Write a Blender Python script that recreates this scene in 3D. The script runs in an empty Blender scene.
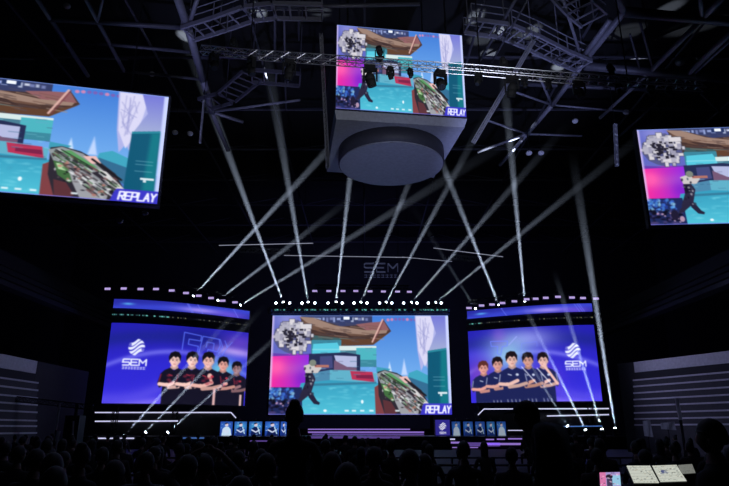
import bpy, math, random
import numpy as np
from mathutils import Vector, Matrix

rnd = random.Random(7)
C = bpy.context.scene.collection
PITCH = math.radians(17.2); F = 600.0; CX, CY = 364.5, 243.0; HC = 1.6
cp, sp = math.cos(PITCH), math.sin(PITCH)

def ray(x, y):
    a = (x - CX) / F; b = -(y - CY) / F
    return Vector((a, cp - b * sp, sp + b * cp))
def at(x, y, Y):                      # point of the view ray at world depth Y
    r = ray(x, y); t = Y / r.y
    return Vector((r.x * t, Y, HC + r.z * t))
def az(x, y, Z):                      # point of the view ray at height Z
    r = ray(x, y); t = (Z - HC) / r.z
    return Vector((r.x * t, r.y * t, Z))

# ------------------------------------------------------------------ materials
MATS = {}
def lin(c): return tuple((v / 12.92 if v <= .04045 else ((v + .055) / 1.055) ** 2.4) for v in c)
def mat(name, col, rough=.6, metal=0., emit=None, estr=1., noise=.25, scale=6., bump=0.):
    if name in MATS: return MATS[name]
    m = bpy.data.materials.new(name); m.use_nodes = True
    nt = m.node_tree; b = nt.nodes['Principled BSDF']
    b.inputs['Roughness'].default_value = rough; b.inputs['Metallic'].default_value = metal
    tc = nt.nodes.new('ShaderNodeTexCoord'); no = nt.nodes.new('ShaderNodeTexNoise')
    no.inputs['Scale'].default_value = scale; no.inputs['Detail'].default_value = 3
    nt.links.new(tc.outputs['Object'], no.inputs['Vector'])
    mx = nt.nodes.new('ShaderNodeMix'); mx.data_type = 'RGBA'
    c = Vector(col)
    mx.inputs['A'].default_value = (*(c * (1 - noise)), 1); mx.inputs['B'].default_value = (*(c * (1 + noise)), 1)
    nt.links.new(no.outputs['Fac'], mx.inputs['Factor']); nt.links.new(mx.outputs['Result'], b.inputs['Base Color'])
    if bump:
        bn = nt.nodes.new('ShaderNodeBump'); bn.inputs['Strength'].default_value = bump
        nt.links.new(no.outputs['Fac'], bn.inputs['Height']); nt.links.new(bn.outputs['Normal'], b.inputs['Normal'])
    if emit:
        b.inputs['Emission Color'].default_value = (*emit, 1); b.inputs['Emission Strength'].default_value = estr
    if emit: m.cycles.emission_sampling = 'NONE'
    MATS[name] = m; return m

def led_mat():
    if 'led' in MATS: return MATS['led']
    m = bpy.data.materials.new('led_pixels'); m.use_nodes = True
    nt = m.node_tree; b = nt.nodes['Principled BSDF']
    b.inputs['Base Color'].default_value = (.01, .01, .012, 1); b.inputs['Roughness'].default_value = .5
    a = nt.nodes.new('ShaderNodeAttribute'); a.attribute_name = 'pixels'
    nt.links.new(a.outputs['Color'], b.inputs['Emission Color']); b.inputs['Emission Strength'].default_value = 1.0
    m.cycles.emission_sampling = 'FRONT_BACK' if False else 'NONE'
    MATS['led'] = m; return m

BLACK = mat('black_steel', (.018, .018, .022), .45, .6)
MATTE = mat('matt_black', (.012, .012, .014), .8)
HOUS = mat('screen_housing', (.03, .03, .04), .6)
STEEL = mat('grey_painted_steel', (.20, .20, .24), .5, .2)
DKSTEEL = mat('dark_painted_steel', (.07, .07, .09), .5, .2)
ALU = mat('aluminium_truss', (.45, .45, .48), .35, .8)
PALE = mat('pale_panel', (.55, .55, .6), .6)
CUBEG = mat('blue_grey_cladding', (.34, .35, .42), .55)
CUBED = mat('charcoal_cladding', (.05, .05, .07), .6)
DECK = mat('stage_deck', (.02, .02, .025), .3)
FLOORM = mat('dark_concrete', (.03, .03, .033), .7, scale=1.2)
WALLM = mat('dark_wall_cladding', (.022, .022, .028), .85, scale=.7)
SEATM = mat('tribune_concrete', (.05, .05, .06), .8)
CLOTH = [mat('dark_cloth_%d' % i, c, .9) for i, c in enumerate([(.02, .02, .024), (.035, .035, .04), (.03, .02, .022), (.02, .026, .035)])]
GREYC = mat('grey_shirt', (.16, .16, .17), .9)
SKIN = mat('skin', (.30, .19, .14), .6)
HAIR = mat('black_hair', (.012, .010, .010), .6, bump=.3, scale=40)
LENS = mat('lit_lens', (.8, .85, 1), .3, emit=(.75, .85, 1.), estr=9)
WASH = mat('wash_lens', (.7, .6, .9), .3, emit=(.48, .36, .75), estr=.95)
LEDW = mat('white_led_strip', (.8, .8, .9), .4, emit=(.62, .62, .9), estr=.95)
LEDP = mat('purple_led_strip', (.5, .3, .8), .4, emit=(.30, .18, .62), estr=.9)
LEDPD = mat('dim_purple_led_strip', (.4, .3, .7), .4, emit=(.10, .055, .26), estr=.9)
LEDB = mat('blue_led_strip', (.2, .4, .8), .4, emit=(.05, .12, .34), estr=.9)

# ------------------------------------------------------------------ mesh builder
class MB:
    def __init__(s): s.v = []; s.f = []; s.m = []; s.cur = 0
    def add(s, vs, fs):
        n = len(s.v); s.v += [tuple(v) for v in vs]; s.f += [tuple(i + n for i in f) for f in fs]; s.m += [s.cur] * len(fs); return s
    def box(s, c, d, R=None):
        c = Vector(c); vs = []
        for x in (-.5, .5):
            for y in (-.5, .5):
                for z in (-.5, .5):
                    p = Vector((x * d[0], y * d[1], z * d[2]))
                    vs.append(c + (R @ p if R else p))
        return s.add(vs, [(0, 1, 3, 2), (4, 6, 7, 5), (0, 4, 5, 1), (2, 3, 7, 6), (0, 2, 6, 4), (1, 5, 7, 3)])
    def bar(s, a, b, w, h=None):
        a = Vector(a); b = Vector(b); h = h or w; d = (b - a); L = d.length
        if L < 1e-6: return s
        R = d.to_track_quat('Y', 'Z').to_matrix()
        return s.box((a + b) / 2, (w, L, h), R)
    def tube(s, a, b, r, n=8, r2=None, caps=True):
        a = Vector(a); b = Vector(b); r2 = r if r2 is None else r2
        R = (b - a).to_track_quat('Z', 'Y').to_matrix(); vs = []
        for p, rr in ((a, r), (b, r2)):
            for k in range(n):
                t = 2 * math.pi * k / n
                vs.append(p + R @ Vector((rr * math.cos(t), rr * math.sin(t), 0)))
        fs = [(k, (k + 1) % n, n + (k + 1) % n, n + k) for k in range(n)]
        if caps: fs += [tuple(range(n))[::-1], tuple(range(n, 2 * n))]
        return s.add(vs, fs)
    def path(s, pts, r, n=6):
        for a, b in zip(pts[:-1], pts[1:]): s.tube(a, b, r, n)
        return s
    def sphere(s, c, r, u=12, v=8, zmin=-1.):
        c = Vector(c); r = Vector(r) if hasattr(r, '__len__') else Vector((r, r, r)); vs = []; fs = []
        for i in range(v + 1):
            ph = math.pi * i / v; z = max(math.cos(ph), zmin)
            for k in range(u):
                t = 2 * math.pi * k / u; q = math.sin(ph)
                vs.append(c + Vector((r.x * q * math.cos(t), r.y * q * math.sin(t), r.z * z)))
        for i in range(v):
            for k in range(u):
                fs.append((i * u + k, (i + 1) * u + k, (i + 1) * u + (k + 1) % u, i * u + (k + 1) % u))
        return s.add(vs, fs)
    def truss(s, a, b, w, step=None, r=.03, tri=False):
        a = Vector(a); b = Vector(b); d = (b - a).normalized(); step = step or w
        up = Vector((0, 0, 1)) if abs(d.z) < .9 else Vector((1, 0, 0))
        sd = d.cross(up).normalized(); up = sd.cross(d)
        h = w / 2; cs = [sd * h + up * h, -sd * h + up * h, -sd * h - up * h, sd * h - up * h]
        for c in cs: s.tube(a + c, b + c, r, 6)
        n = max(1, round((b - a).length / step))
        for i in range(n):
            p = a + (b - a) * (i / n); q = a + (b - a) * ((i + 1) / n)
            for j in range(4):
                c0, c1 = cs[j], cs[(j + 1) % 4]
                if i % 2: c0, c1 = c1, c0
                s.tube(p + c0, q + c1, r * .55, 4, caps=False)
                s.tube(p + cs[j], p + cs[(j + 1) % 4], r * .5, 4, caps=False)
        return s
    def mesh(s, name, mats, smooth=False):
        me = bpy.data.meshes.new(name); me.from_pydata(s.v, [], s.f)
        for m in (mats if isinstance(mats, (list, tuple)) else [mats]): me.materials.append(m)
        me.polygons.foreach_set('material_index', s.m)
        if smooth: me.polygons.foreach_set('use_smooth', [True] * len(me.polygons))
        me.update(); return me
    def build(s, name, mats, parent=None, smooth=False, **kw):
        o = bpy.data.objects.new(name, s.mesh(name, mats, smooth)); C.objects.link(o)
        if parent: o.parent = parent
        for k, v in kw.items(): o[k] = v
        return o
def empty(name, loc, label, cat, group=None, rz=0., kind=None):
    o = bpy.data.objects.new(name, None); o.empty_display_size = .3; C.objects.link(o)
    o.location = loc; o.rotation_euler = (0, 0, rz); o['label'] = label; o['category'] = cat
    if group: o['group'] = group
    if kind: o['kind'] = kind
    return o
def tag(o, label, cat, group=None, kind=None):
    o['label'] = label; o['category'] = cat
    if group: o['group'] = group
    if kind: o['kind'] = kind
    return o
def copy_tree(o, parent=None):
    c = o.copy(); C.objects.link(c); c.parent = parent
    for ch in list(KIDS.get(o.name, o.children)): copy_tree(ch, c)
    return c
KIDS = {}
def struct(o): o['kind'] = 'structure'; return o

# ------------------------------------------------------------------ painter for what the LED screens show
class Pic:
    def __init__(s, w, h, x0, y0, x1, y1, bg):
        s.w, s.h = w, h; s.b = (x0, y0, x1, y1)
        s.a = np.ones((h, w, 3)) * np.array(bg) / 255.
        X = x0 + (np.arange(w) + .5) / w * (x1 - x0); Y = y0 + (np.arange(h) + .5) / h * (y1 - y0)
        s.X, s.Y = np.meshgrid(X, Y); s.px = (x1 - x0) / w
    def blend(s, mask, col, al=1.):
        if callable(col): col = col(s.X, s.Y)
        else: col = np.array(col) / 255.
        m = np.clip(mask * al, 0, 1)[..., None]; s.a = s.a * (1 - m) + col * m; return s
    def sdpoly(s, pts):
        X, Y = s.X, s.Y; ins = np.zeros(X.shape, bool); d = np.full(X.shape, 1e9); n = len(pts)
        for i in range(n):
            (x1, y1), (x2, y2) = pts[i], pts[(i + 1) % n]
            c = ((y1 > Y) != (y2 > Y))
            if y1 != y2: ins ^= c & (X < (x2 - x1) * (Y - y1) / (y2 - y1) + x1)
            L = (x2 - x1) ** 2 + (y2 - y1) ** 2 + 1e-9
            t = np.clip(((X - x1) * (x2 - x1) + (Y - y1) * (y2 - y1)) / L, 0, 1)
            d = np.minimum(d, np.hypot(X - x1 - t * (x2 - x1), Y - y1 - t * (y2 - y1)))
        return np.where(ins, -d, d)
    def poly(s, pts, col, al=1., soft=None):
        soft = soft or s.px
        return s.blend(np.clip(.5 - s.sdpoly(pts) / soft, 0, 1), col, al)
    def rect(s, x0, y0, x1, y1, col, al=1., soft=None): return s.poly([(x0, y0), (x1, y0), (x1, y1), (x0, y1)], col, al, soft)
    def line(s, pts, w, col, al=1., soft=None):
        X, Y = s.X, s.Y; d = np.full(X.shape, 1e9); soft = soft or s.px
        for (x1, y1), (x2, y2) in zip(pts[:-1], pts[1:]):
            L = (x2 - x1) ** 2 + (y2 - y1) ** 2 + 1e-9
            t = np.clip(((X - x1) * (x2 - x1) + (Y - y1) * (y2 - y1)) / L, 0, 1)
            d = np.minimum(d, np.hypot(X - x1 - t * (x2 - x1), Y - y1 - t * (y2 - y1)))
        return s.blend(np.clip(.5 - (d - w / 2) / soft, 0, 1), col, al)
    def ell(s, cx, cy, rx, ry, col, al=1., soft=None):
        soft = soft or s.px; d = (np.hypot((s.X - cx) / rx, (s.Y - cy) / ry) - 1) * min(rx, ry)
        return s.blend(np.clip(.5 - d / soft, 0, 1), col, al)
    def glow(s, cx, cy, rx, ry, col, al=1.):
        return s.blend(np.exp(-(((s.X - cx) / rx) ** 2 + ((s.Y - cy) / ry) ** 2)), col, al)
    def text(s, txt, x, y, w, h, lw, col, gap=.25, slant=0., al=1.):
        n = len(txt); cw = w / (n + (n - 1) * gap)
        for i, ch in enumerate(txt):
            ox = x + i * cw * (1 + gap)
            for st in GLYPH[ch]: s.line([(ox + a * cw + slant * (1 - b) * h, y + b * h) for a, b in st], lw, col, al)
        return s
GLYPH = {
 'R': [[(0, 1), (0, 0), (.9, 0), (1, .12), (1, .42), (.9, .52), (0, .52)], [(.5, .52), (1, 1)]],
 'E': [[(1, 0), (0, 0), (0, 1), (1, 1)], [(0, .5), (.85, .5)]],
 'P': [[(0, 1), (0, 0), (.9, 0), (1, .12), (1, .45), (.9, .55), (0, .55)]],
 'L': [[(0, 0), (0, 1), (1, 1)]], 'A': [[(0, 1), (.5, 0), (1, 1)], [(.22, .66), (.78, .66)]],
 'Y': [[(0, 0), (.5, .5), (1, 0)], [(.5, .5), (.5, 1)]],
 'S': [[(1, 0), (.12, 0), (0, .12), (0, .38), (.12, .5), (.88, .5), (1, .62), (1, .88), (.88, 1), (0, 1)]],
 'M': [[(0, 1), (0, 0), (.5, .6), (1, 0), (1, 1)]],
}

def emblem(p, cx, cy, r, col, bgc):
    """round emblem of three nested S-shaped swooshes"""
    X, Y = (p.X - cx) / r, (p.Y - cy) / r
    disc = np.clip(.5 - (np.hypot(X, Y) - 1) * r / p.px, 0, 1)
    u = (Y + .34 * np.sin(X * 2.5) + .12 * X)
    st = np.zeros_like(X)
    for c, hw in ((-.72, .20), (-.25, .17), (.25, .17), (.72, .20)):
        st = np.maximum(st, np.clip(.5 - (np.abs(u - c) - hw) * r / p.px, 0, 1))
    gapL = np.clip(.5 + (np.hypot(X + .9, Y + .25) - .28) * r / p.px, 0, 1)
    gapR = np.clip(.5 + (np.hypot(X - .9, Y - .25) - .28) * r / p.px, 0, 1)
    p.blend(disc * st * np.maximum(gapL, .35) * np.maximum(gapR, .35), col)

def sem(p, x, y, w, h, lw, col):
    p.text('SEM', x, y, w, h, lw, col, gap=.22)
    p.line([(x, y + h * .5), (x - .02 * w, y + h * .5)], lw, col)
def subline(p, x, y, w, h, col, n=7, seed=3):
    r = random.Random(seed); cw = w / n
    for i in range(n):
        ox = x + i * cw; a = cw * .78
        p.line([(ox, y + h * r.choice((.15, .3))), (ox + a, y + h * .2)], h * .22, col)
        p.line([(ox + a * r.uniform(.3, .6), y), (ox + a * .5, y + h)], h * .22, col)
        p.line([(ox, y + h * .9), (ox + a, y + h * r.uniform(.7, .9))], h * .22, col)

def feed():
    p = Pic(356, 198, 271, 315.5, 449, 414.5, (70, 110, 185))
    r = random.Random(5)
    # sky
    p.rect(355, 314, 450, 390, lambda X, Y: np.stack([(62 + (Y - 315) * .75) / 255, (118 + (Y - 315) * .75) / 255, (205 + (Y - 315) * .35) / 255], -1))
    # left wall in lavender blue
    p.rect(270, 315, 313, 357, (92, 100, 185)); p.glow(286, 320, 12, 8, (150, 150, 215), .6)
    p.rect(300, 315, 372, 330, (52, 60, 100))
    # HUD along the top
    for i in range(16):
        x = 311 + i * 3.6
        p.rect(x, 317.5 + r.uniform(0, 1), x + r.uniform(1.8, 4), 320 + r.uniform(0, 3), r.choice([(190, 200, 225), (160, 176, 225), (225, 230, 245), (120, 130, 180)]), .85, 1.)
    p.rect(340, 316.5, 352, 321, (35, 50, 95)); p.rect(343, 317, 349, 320, (235, 240, 250))
    # big canopy, brown and tan
    p.poly([(299, 318), (316, 319), (340, 327), (372, 325), (384, 321), (391, 332), (372, 345), (311, 346), (309, 336)], (72, 52, 48))
    p.poly([(298, 317), (312, 318), (334, 326), (366, 331), (388, 330), (386, 334), (360, 336.5), (336, 335), (312, 328)], (150, 124, 112))
    p.poly([(300, 320), (312, 326), (336, 333.5), (365, 335.5), (360, 337), (334, 336), (309, 330)], (105, 78, 66))
    p.poly([(355, 325), (370, 323), (384, 322), (389, 331), (366, 331)], (138, 92, 96))
    p.poly([(312, 336), (340, 339), (356, 340), (356, 343), (312, 341)], (58, 92, 96))
    p.poly([(340, 340), (372, 340), (390, 333), (373, 346), (341, 347)], (92, 62, 46))
    p.poly([(318, 330), (345, 334), (352, 338), (330, 336)], (60, 44, 44))
    for i in range(60):
        x = r.uniform(306, 374); y = r.uniform(322, 343) + (x - 306) * .05; L = r.uniform(4, 14)
        if y < 342: p.line([(x, y), (min(x + L, 384), y + L * .12)], r.uniform(.4, 1.1), r.choice([(60, 44, 42), (128, 100, 88), (96, 70, 60), (160, 136, 122), (50, 38, 42), (84, 76, 84)]), .6, .8)
    # teal boxes below the canopy
    p.rect(311, 341, 341, 355, (58, 128, 150)); p.poly([(313, 345), (337, 343.5), (340, 350), (340, 355), (312, 355)], (84, 192, 214))
    p.rect(339, 347, 376, 351.5, (205, 222, 222)); p.rect(341, 351.5, 376, 356, (70, 120, 140))
    p.rect(356, 349, 376, 368, (74, 172, 184)); p.rect(356, 361, 376, 368, (58, 130, 150))
    p.rect(312, 350, 340, 351.2, (150, 215, 225), .6)
    # magenta board
    p.rect(270, 355, 312, 389.5, lambda X, Y: np.stack([(238 - (X - 270) * 2.5) / 255, (42 + 0 * X) / 255 + .1 * np.exp(-((Y - 370) / 7) ** 2), (150 + (X - 270) * 1.6) / 255], -1))
    p.glow(277, 368, 9, 8, (255, 95, 170), .75); p.glow(303, 380, 8, 9, (110, 30, 190), .6)
    p.poly([(270, 354), (297, 356), (312, 354.5), (312, 356), (270, 357.5)], (95, 60, 165))
    # framed opening
    p.poly([(309, 355), (345, 353.5), (360, 356), (360, 372), (309, 375)], (36, 44, 80))
    p.poly([(320, 357.5), (332, 357), (333, 369), (320, 371)], (66, 70, 120))
    p.poly([(334, 356.5), (356.5, 357.5), (356.5, 368.5), (346, 368), (336, 363)], (172, 178, 214))
    p.poly([(334, 361), (347, 368), (356.5, 369), (356.5, 372), (334, 371)], (112, 84, 112))
    p.poly([(330, 371), (356, 371.5), (376, 374), (376, 384), (330, 383)], (92, 168, 192))
    p.poly([(312, 374), (330, 371), (330, 384), (311, 385)], (74, 130, 165))
    p.poly([(350, 372), (372, 373), (374, 383), (352, 380.5)], (178, 50, 84)); p.poly([(356, 376), (372, 376), (373, 380), (356, 379)], (120, 34, 70))
    # floor
    p.poly([(302, 384), (330, 381), (380, 384), (400, 415), (292, 415)], lambda X, Y: np.stack([(52 + (Y - 382) * .8) / 255, (150 + (Y - 382) * 1.1) / 255, (182 + (Y - 382) * .8) / 255], -1))
    p.poly([(312, 384.5), (376, 382.5), (376, 384.5), (311, 387)], (50, 110, 140), .8)
    for i in range(60):
        x, y = r.uniform(306, 378), r.uniform(387, 413)
        p.ell(x, y, r.uniform(1.5, 4), r.uniform(.5, 1.2), r.choice([(110, 200, 220), (120, 210, 225), (60, 150, 180)]), .35, 1.2)
    # player camera box bottom left
    p.poly([(268, 388), (303, 388), (304, 415), (268, 415)], (30, 40, 88))
    for i in range(70):
        x, y = r.uniform(271, 296), r.uniform(389, 402)
        p.ell(x, y, r.uniform(.6, 2.2), r.uniform(.6, 1.8), r.choice([(80, 150, 230), (60, 110, 210), (150, 210, 240), (40, 70, 170)]), .6, .8)
    for i in range(60):
        x, y = r.uniform(271, 303), r.uniform(400, 414)
        p.ell(x, y, r.uniform(.8, 2.6), r.uniform(.6, 1.8), r.choice([(18, 16, 36), (28, 24, 58), (70, 60, 110), (12, 12, 26)]), .8, .8)
    for i in range(9): p.ell(r.uniform(273, 301), r.uniform(403, 412), .9, .8, (185, 150, 185), .8, .8)
    p.ell(294, 405, 3.5, 5, (30, 26, 50)); p.ell(300, 409, 2.2, 2.8, (170, 140, 165))
    # running figure
    p.poly([(306, 371), (312, 372), (316, 380), (312, 394), (305, 400), (301, 396), (306, 384)], (42, 38, 62))
    p.poly([(308, 392), (313, 393), (318, 401), (321, 403), (320, 405), (315, 404), (310, 398)], (36, 34, 58))
    p.poly([(305, 393), (309, 395), (303, 402), (297, 404), (299, 400)], (40, 36, 60))
    p.poly([(304, 367), (310, 365), (318, 366), (322, 369), (318, 374), (306, 374)], (196, 190, 190))
    p.ell(313, 364, 3.4, 3.2, (120, 128, 118)); p.rect(315, 366, 329, 368.5, (170, 110, 100)); p.ell(309, 379, 3, 4, (24, 22, 44))
    for i in range(30): p.ell(r.uniform(305, 316), r.uniform(366, 398), r.uniform(.4, 1.2), r.uniform(.4, 1.4), r.choice([(20, 18, 36), (80, 74, 100), (160, 160, 170), (44, 60, 80)]), .7, .7)
    # minimap
    mm = [(274, 330), (283, 328), (284, 322), (297, 320), (303, 326), (310, 329), (312, 338), (307, 346), (300, 349), (294, 356), (285, 353), (278, 349), (273, 341)]
    sd = p.sdpoly(mm); p.blend(np.clip(.5 - sd / .6, 0, 1), (70, 70, 88), .55)
    cells = []
    for gx in np.arange(274, 312, 3.4):
        for gy in np.arange(321, 356, 3.2):
            jx, jy = gx + r.uniform(-.6, .6), gy + r.uniform(-.6, .6)
            if ((jx - 293) / 19) ** 2 + ((jy - 338) / 17.5) ** 2 < r.uniform(.7, 1.1) and r.random() < .74: cells.append((jx, jy, r.uniform(1.2, 3.), r.uniform(1.2, 2.4)))
    for x, y, w, h in cells: p.rect(x - w - .5, y - h - .5, x + w + .5, y + h + .5, (62, 62, 78), .85, .6)
    for x, y, w, h in cells: p.rect(x - w, y - h, x + w, y + h, r.choice([(196, 194, 204), (170, 168, 184), (208, 204, 210), (150, 148, 170)]), 1, .8)
    for i in range(30):
        a = r.uniform(0, 6.28); q = r.uniform(.1, .85); x, y = 293 + 15 * q * math.cos(a), 338 + 13 * q * math.sin(a)
        w, h = r.uniform(.8, 2.6), r.uniform(.6, 1.5)
        p.rect(x - w, y - h, x + w, y + h, (34, 32, 46), 1, .6)
    # diagonal light bar
    p.line([(382.5, 320), (372, 343)], 1.5, (212, 168, 160)); p.line([(384, 320), (374, 343)], .7, (120, 60, 70))
    for i in range(40):
        x, y = r.uniform(312, 374), r.uniform(343, 383); L = r.uniform(1.5, 8); p.line([(x, y), (min(x + L, 376), y)], r.uniform(.3, .9), r.choice([(40, 90, 120), (140, 210, 224), (60, 60, 96), (100, 160, 190)]), .45, .7)
    # HUD right
    for i in range(8): p.ell(388 + i * 3.9, 320 + r.uniform(-.5, .5), 1.5, 1.5, r.choice([(190, 90, 130), (210, 130, 170), (120, 90, 170)]), .9, .7)
    # pale cliff
    p.poly([(415, 315), (450, 315), (450, 376), (432, 382), (424, 364), (420, 372), (417, 352)], (168, 172, 222))
    p.poly([(416, 316), (436, 316), (433, 338), (429, 356), (424, 368), (418, 352)], (208, 206, 234))
    for i in range(14): p.line([(r.uniform(418, 430), r.uniform(318, 345)), (r.uniform(418, 430), r.uniform(330, 362))], .7, (140, 142, 196), .6, .8)
    p.poly([(431, 316), (446, 316), (446, 350), (428, 352), (436, 334)], lambda X, Y: np.stack([(112 + (Y - 316) * 1.2) / 255, (115 + (Y - 316) * 1.4) / 255, (205 + 0 * Y) / 255], -1))
    # far water jets and ledges
    p.poly([(387, 374), (389, 363), (391.5, 374)], (205, 222, 246), .9, 1.2); p.poly([(400.5, 376), (403.4, 360), (406.5, 376)], (190, 208, 244), .9, 1.5)
    p.poly([(408, 374), (416, 371), (428, 377), (430, 402), (405, 386)], (62, 158, 184)); p.poly([(408, 378), (430, 386), (430, 402), (405, 386)], (50, 104, 140))
    p.poly([(376, 368), (390, 370), (384, 376), (376, 374)], (60, 150, 175))
    # dark teal container
    p.poly([(427, 352), (446, 349), (446, 404), (426, 404)], (16, 84, 112)); p.poly([(440, 352), (446, 351), (446, 404), (438, 404)], (20, 122, 132), .8, 3)
    p.poly([(427, 352), (446, 349), (446, 351), (427, 354)], (40, 130, 150))
    for yy in (378, 381, 387): p.line([(432, yy), (443, yy)], .5, (130, 180, 196), .7)
    p.rect(436, 392.6, 445, 394.4, (215, 226, 232)); p.rect(438, 394, 440, 396.5, (200, 214, 222))
    # weapon and gloves
    p.poly([(374, 388), (380, 384), (386, 396), (392, 415), (375, 415)], (122, 62, 66))
    p.poly([(377, 373), (384, 371), (396, 374), (408, 381), (420, 391), (426, 403), (424, 415), (384, 415), (378, 396)], (44, 40, 50))
    p.poly([(376, 375), (384, 371.5), (398, 376), (412, 389), (404, 392), (390, 386), (380, 384)], (140, 146, 150))
    p.poly([(383, 375), (390, 374), (408, 387), (402, 388)], (88, 150, 96)); p.line([(380, 376), (402, 392)], .8, (34, 58, 42)); p.line([(384, 374), (411, 391)], .7, (30, 40, 34))
    p.poly([(380, 384), (388, 386), (398, 396), (392, 402), (384, 396)], (64, 104, 62)); p.poly([(382, 386), (386, 386), (389, 392), (384, 391)], (172, 206, 160))
    p.poly([(390, 390), (404, 391), (418, 404), (416, 415), (400, 415), (394, 402)], (150, 152, 158)); p.poly([(394, 394), (402, 394), (410, 402), (400, 404)], (206, 208, 210))
    p.poly([(408, 388), (414, 390), (428, 405), (422, 409)], (208, 206, 206)); p.poly([(398, 378), (406, 377), (410, 383), (404, 384)], (226, 180, 176)); p.line([(404, 380), (424, 396)], 1.6, (30, 28, 34))
    p.poly([(382, 400), (390, 402), (396, 412), (392, 415), (384, 415)], (88, 48, 54))
    for i in range(150):                   # facets and fittings along the weapon
        t = r.random(); q = r.uniform(-1, 1)
        x = 379 + 38 * t + q * (3 + 5 * t) * -.62; y = 376 + 30 * t + q * (3 + 7 * t); L = r.uniform(1.2, 4.5)
        if y < 412 and x < 424: p.line([(x, y), (x + L, y + L * .74)], r.uniform(.5, 1.7), r.choice([(22, 20, 28), (30, 28, 36), (60, 58, 64), (130, 134, 140), (180, 184, 188), (82, 124, 80), (96, 90, 96), (210, 212, 216), (40, 60, 44), (110, 74, 76)]), .8, .6)
    for i in range(34):
        x = r.uniform(381, 418); y = 378 + (x - 381) * .62 + r.uniform(0, 18)
        if y < 413: p.ell(x, y, r.uniform(.5, 1.6), r.uniform(.4, 1.1), r.choice([(235, 235, 238), (20, 18, 26), (90, 80, 84), (180, 120, 110)]), .8, .7)
    for x in (345, 352, 360, 369, 394): p.rect(x, 409.8, x + 4, 411.4, (225, 240, 245), .9, .7)
    p.ell(326, 410.5, 1.6, 1.2, (225, 240, 245)); p.ell(362, 402, 1.2, 1.8, (225, 240, 245))
    # edges, side glow of the lit frame painted into the picture
    p.rect(270, 315, 273, 390, (205, 190, 235), .75, 1.6); p.rect(446.3, 315, 450, 405, (196, 206, 250), .95, 1.8)
    p.rect(270, 413.6, 450, 415, (120, 120, 225), .8); p.rect(270, 315, 450, 316.4, (120, 150, 225), .7)
    # replay tab
    p.poly([(420.5, 406), (422, 403.6), (450, 403.6), (450, 415), (418, 415)], (58, 54, 190))
    p.text('REPLAY', 423.5, 406, 23.5, 6.6, 1.25, (236, 238, 255), gap=.3, slant=.12)
    return p.a

def portrait(p, x, hy, s, hair, shirt, accent, skin=(226, 178, 166), look=0., arm=0):
    """one player: head centre (x, hy), scale s = head height"""
    def P(pts): return [(x + a * s, hy + b * s) for a, b in pts]
    y2 = 400
    p.poly(P([(-.28, .5), (.28, .5), (.34, .8), (-.34, .8)]), tuple(int(v * .8) for v in skin))
    p.poly(P([(-.3, .66), (-.72, .86), (-1.0, 1.15), (-1.18, 1.9), (-1.0, 2.25), (-.78, 2.1), (-.78, 5), (.8, 5), (.8, 2.1), (1.0, 2.25), (1.18, 1.9), (1.0, 1.15), (.72, .86), (.3, .66), (0, .86)]), shirt)
    p.ell(x, hy + .08 * s, .36 * s, .5 * s, skin); p.poly(P([(-.3, .2), (.3, .2), (.1, .62), (-.1, .62)]), skin)
    p.ell(x - .36 * s, hy + .12 * s, .07 * s, .13 * s, skin); p.ell(x + .36 * s, hy + .12 * s, .07 * s, .13 * s, skin)
    # face: eyes, brows, nose, mouth
    for e in (-.15, .15):
        p.ell(x + (e + look) * s, hy + .08 * s, .06 * s, .035 * s, (50, 34, 36), .9)
        p.line([(x + (e - .08 + look) * s, hy - .02 * s), (x + (e + .08 + look) * s, hy - .03 * s)], .05 * s, (60, 40, 40), .8)
    p.line([(x + look * s, hy + .1 * s), (x + (look + .03) * s, hy + .25 * s)], .05 * s, (196, 140, 126), .8)
    p.line([(x + (look - .08) * s, hy + .37 * s), (x + (look + .08) * s, hy + .37 * s)], .05 * s, (170, 90, 92), .9)
    p.poly(P([(.12, -.1), (.36, -.1), (.34, .3), (.12, .6), (.2, .2)]), tuple(int(v * .72) for v in skin), .55, .3 * s)
    # hair
    p.poly(P([(-.42, .2), (-.48, -.2), (-.36, -.52), (-.05, -.66), (.28, -.6), (.46, -.3), (.42, .18), (.33, -.1), (.2, -.24), (.05, -.12), (-.1, -.26), (-.25, -.1), (-.34, .0)]), hair)
    # arms, crossed over the chest
    sk = skin
    p.line(P([(-1.02, 1.95), (-.35, 2.02), (.35, 1.72)]), .27 * s, sk); p.line(P([(1.0, 1.95), (.4, 2.12), (-.3, 2.2)]), .27 * s, tuple(int(v * .85) for v in sk))
    if arm == 1:
        p.line(P([(.35, 1.75), (.2, 1.3)]), .2 * s, sk); p.ell(x + .18 * s, hy + 1.22 * s, .18 * s, .2 * s, sk)
    if arm == 2:
        p.line(P([(1.0, 2.0), (.5, 1.2), (.12, .62)]), .22 * s, sk); p.ell(x + .08 * s, hy + .45 * s, .16 * s, .18 * s, sk)
    p.ell(x - .45 * s, hy + 1.98 * s, .17 * s, .14 * s, sk)
    p.line(P([(-.34, 1.2), (-.1, 1.28)]), .08 * s, accent, .9); p.ell(x + .35 * s, hy + 1.25 * s, .12 * s, .1 * s, accent, .9)
    p.line(P([(-.95, 1.2), (-1.05, 1.75)]), .07 * s, accent, .7); p.line(P([(.95, 1.2), (1.05, 1.75)]), .07 * s, accent, .7)

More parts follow.
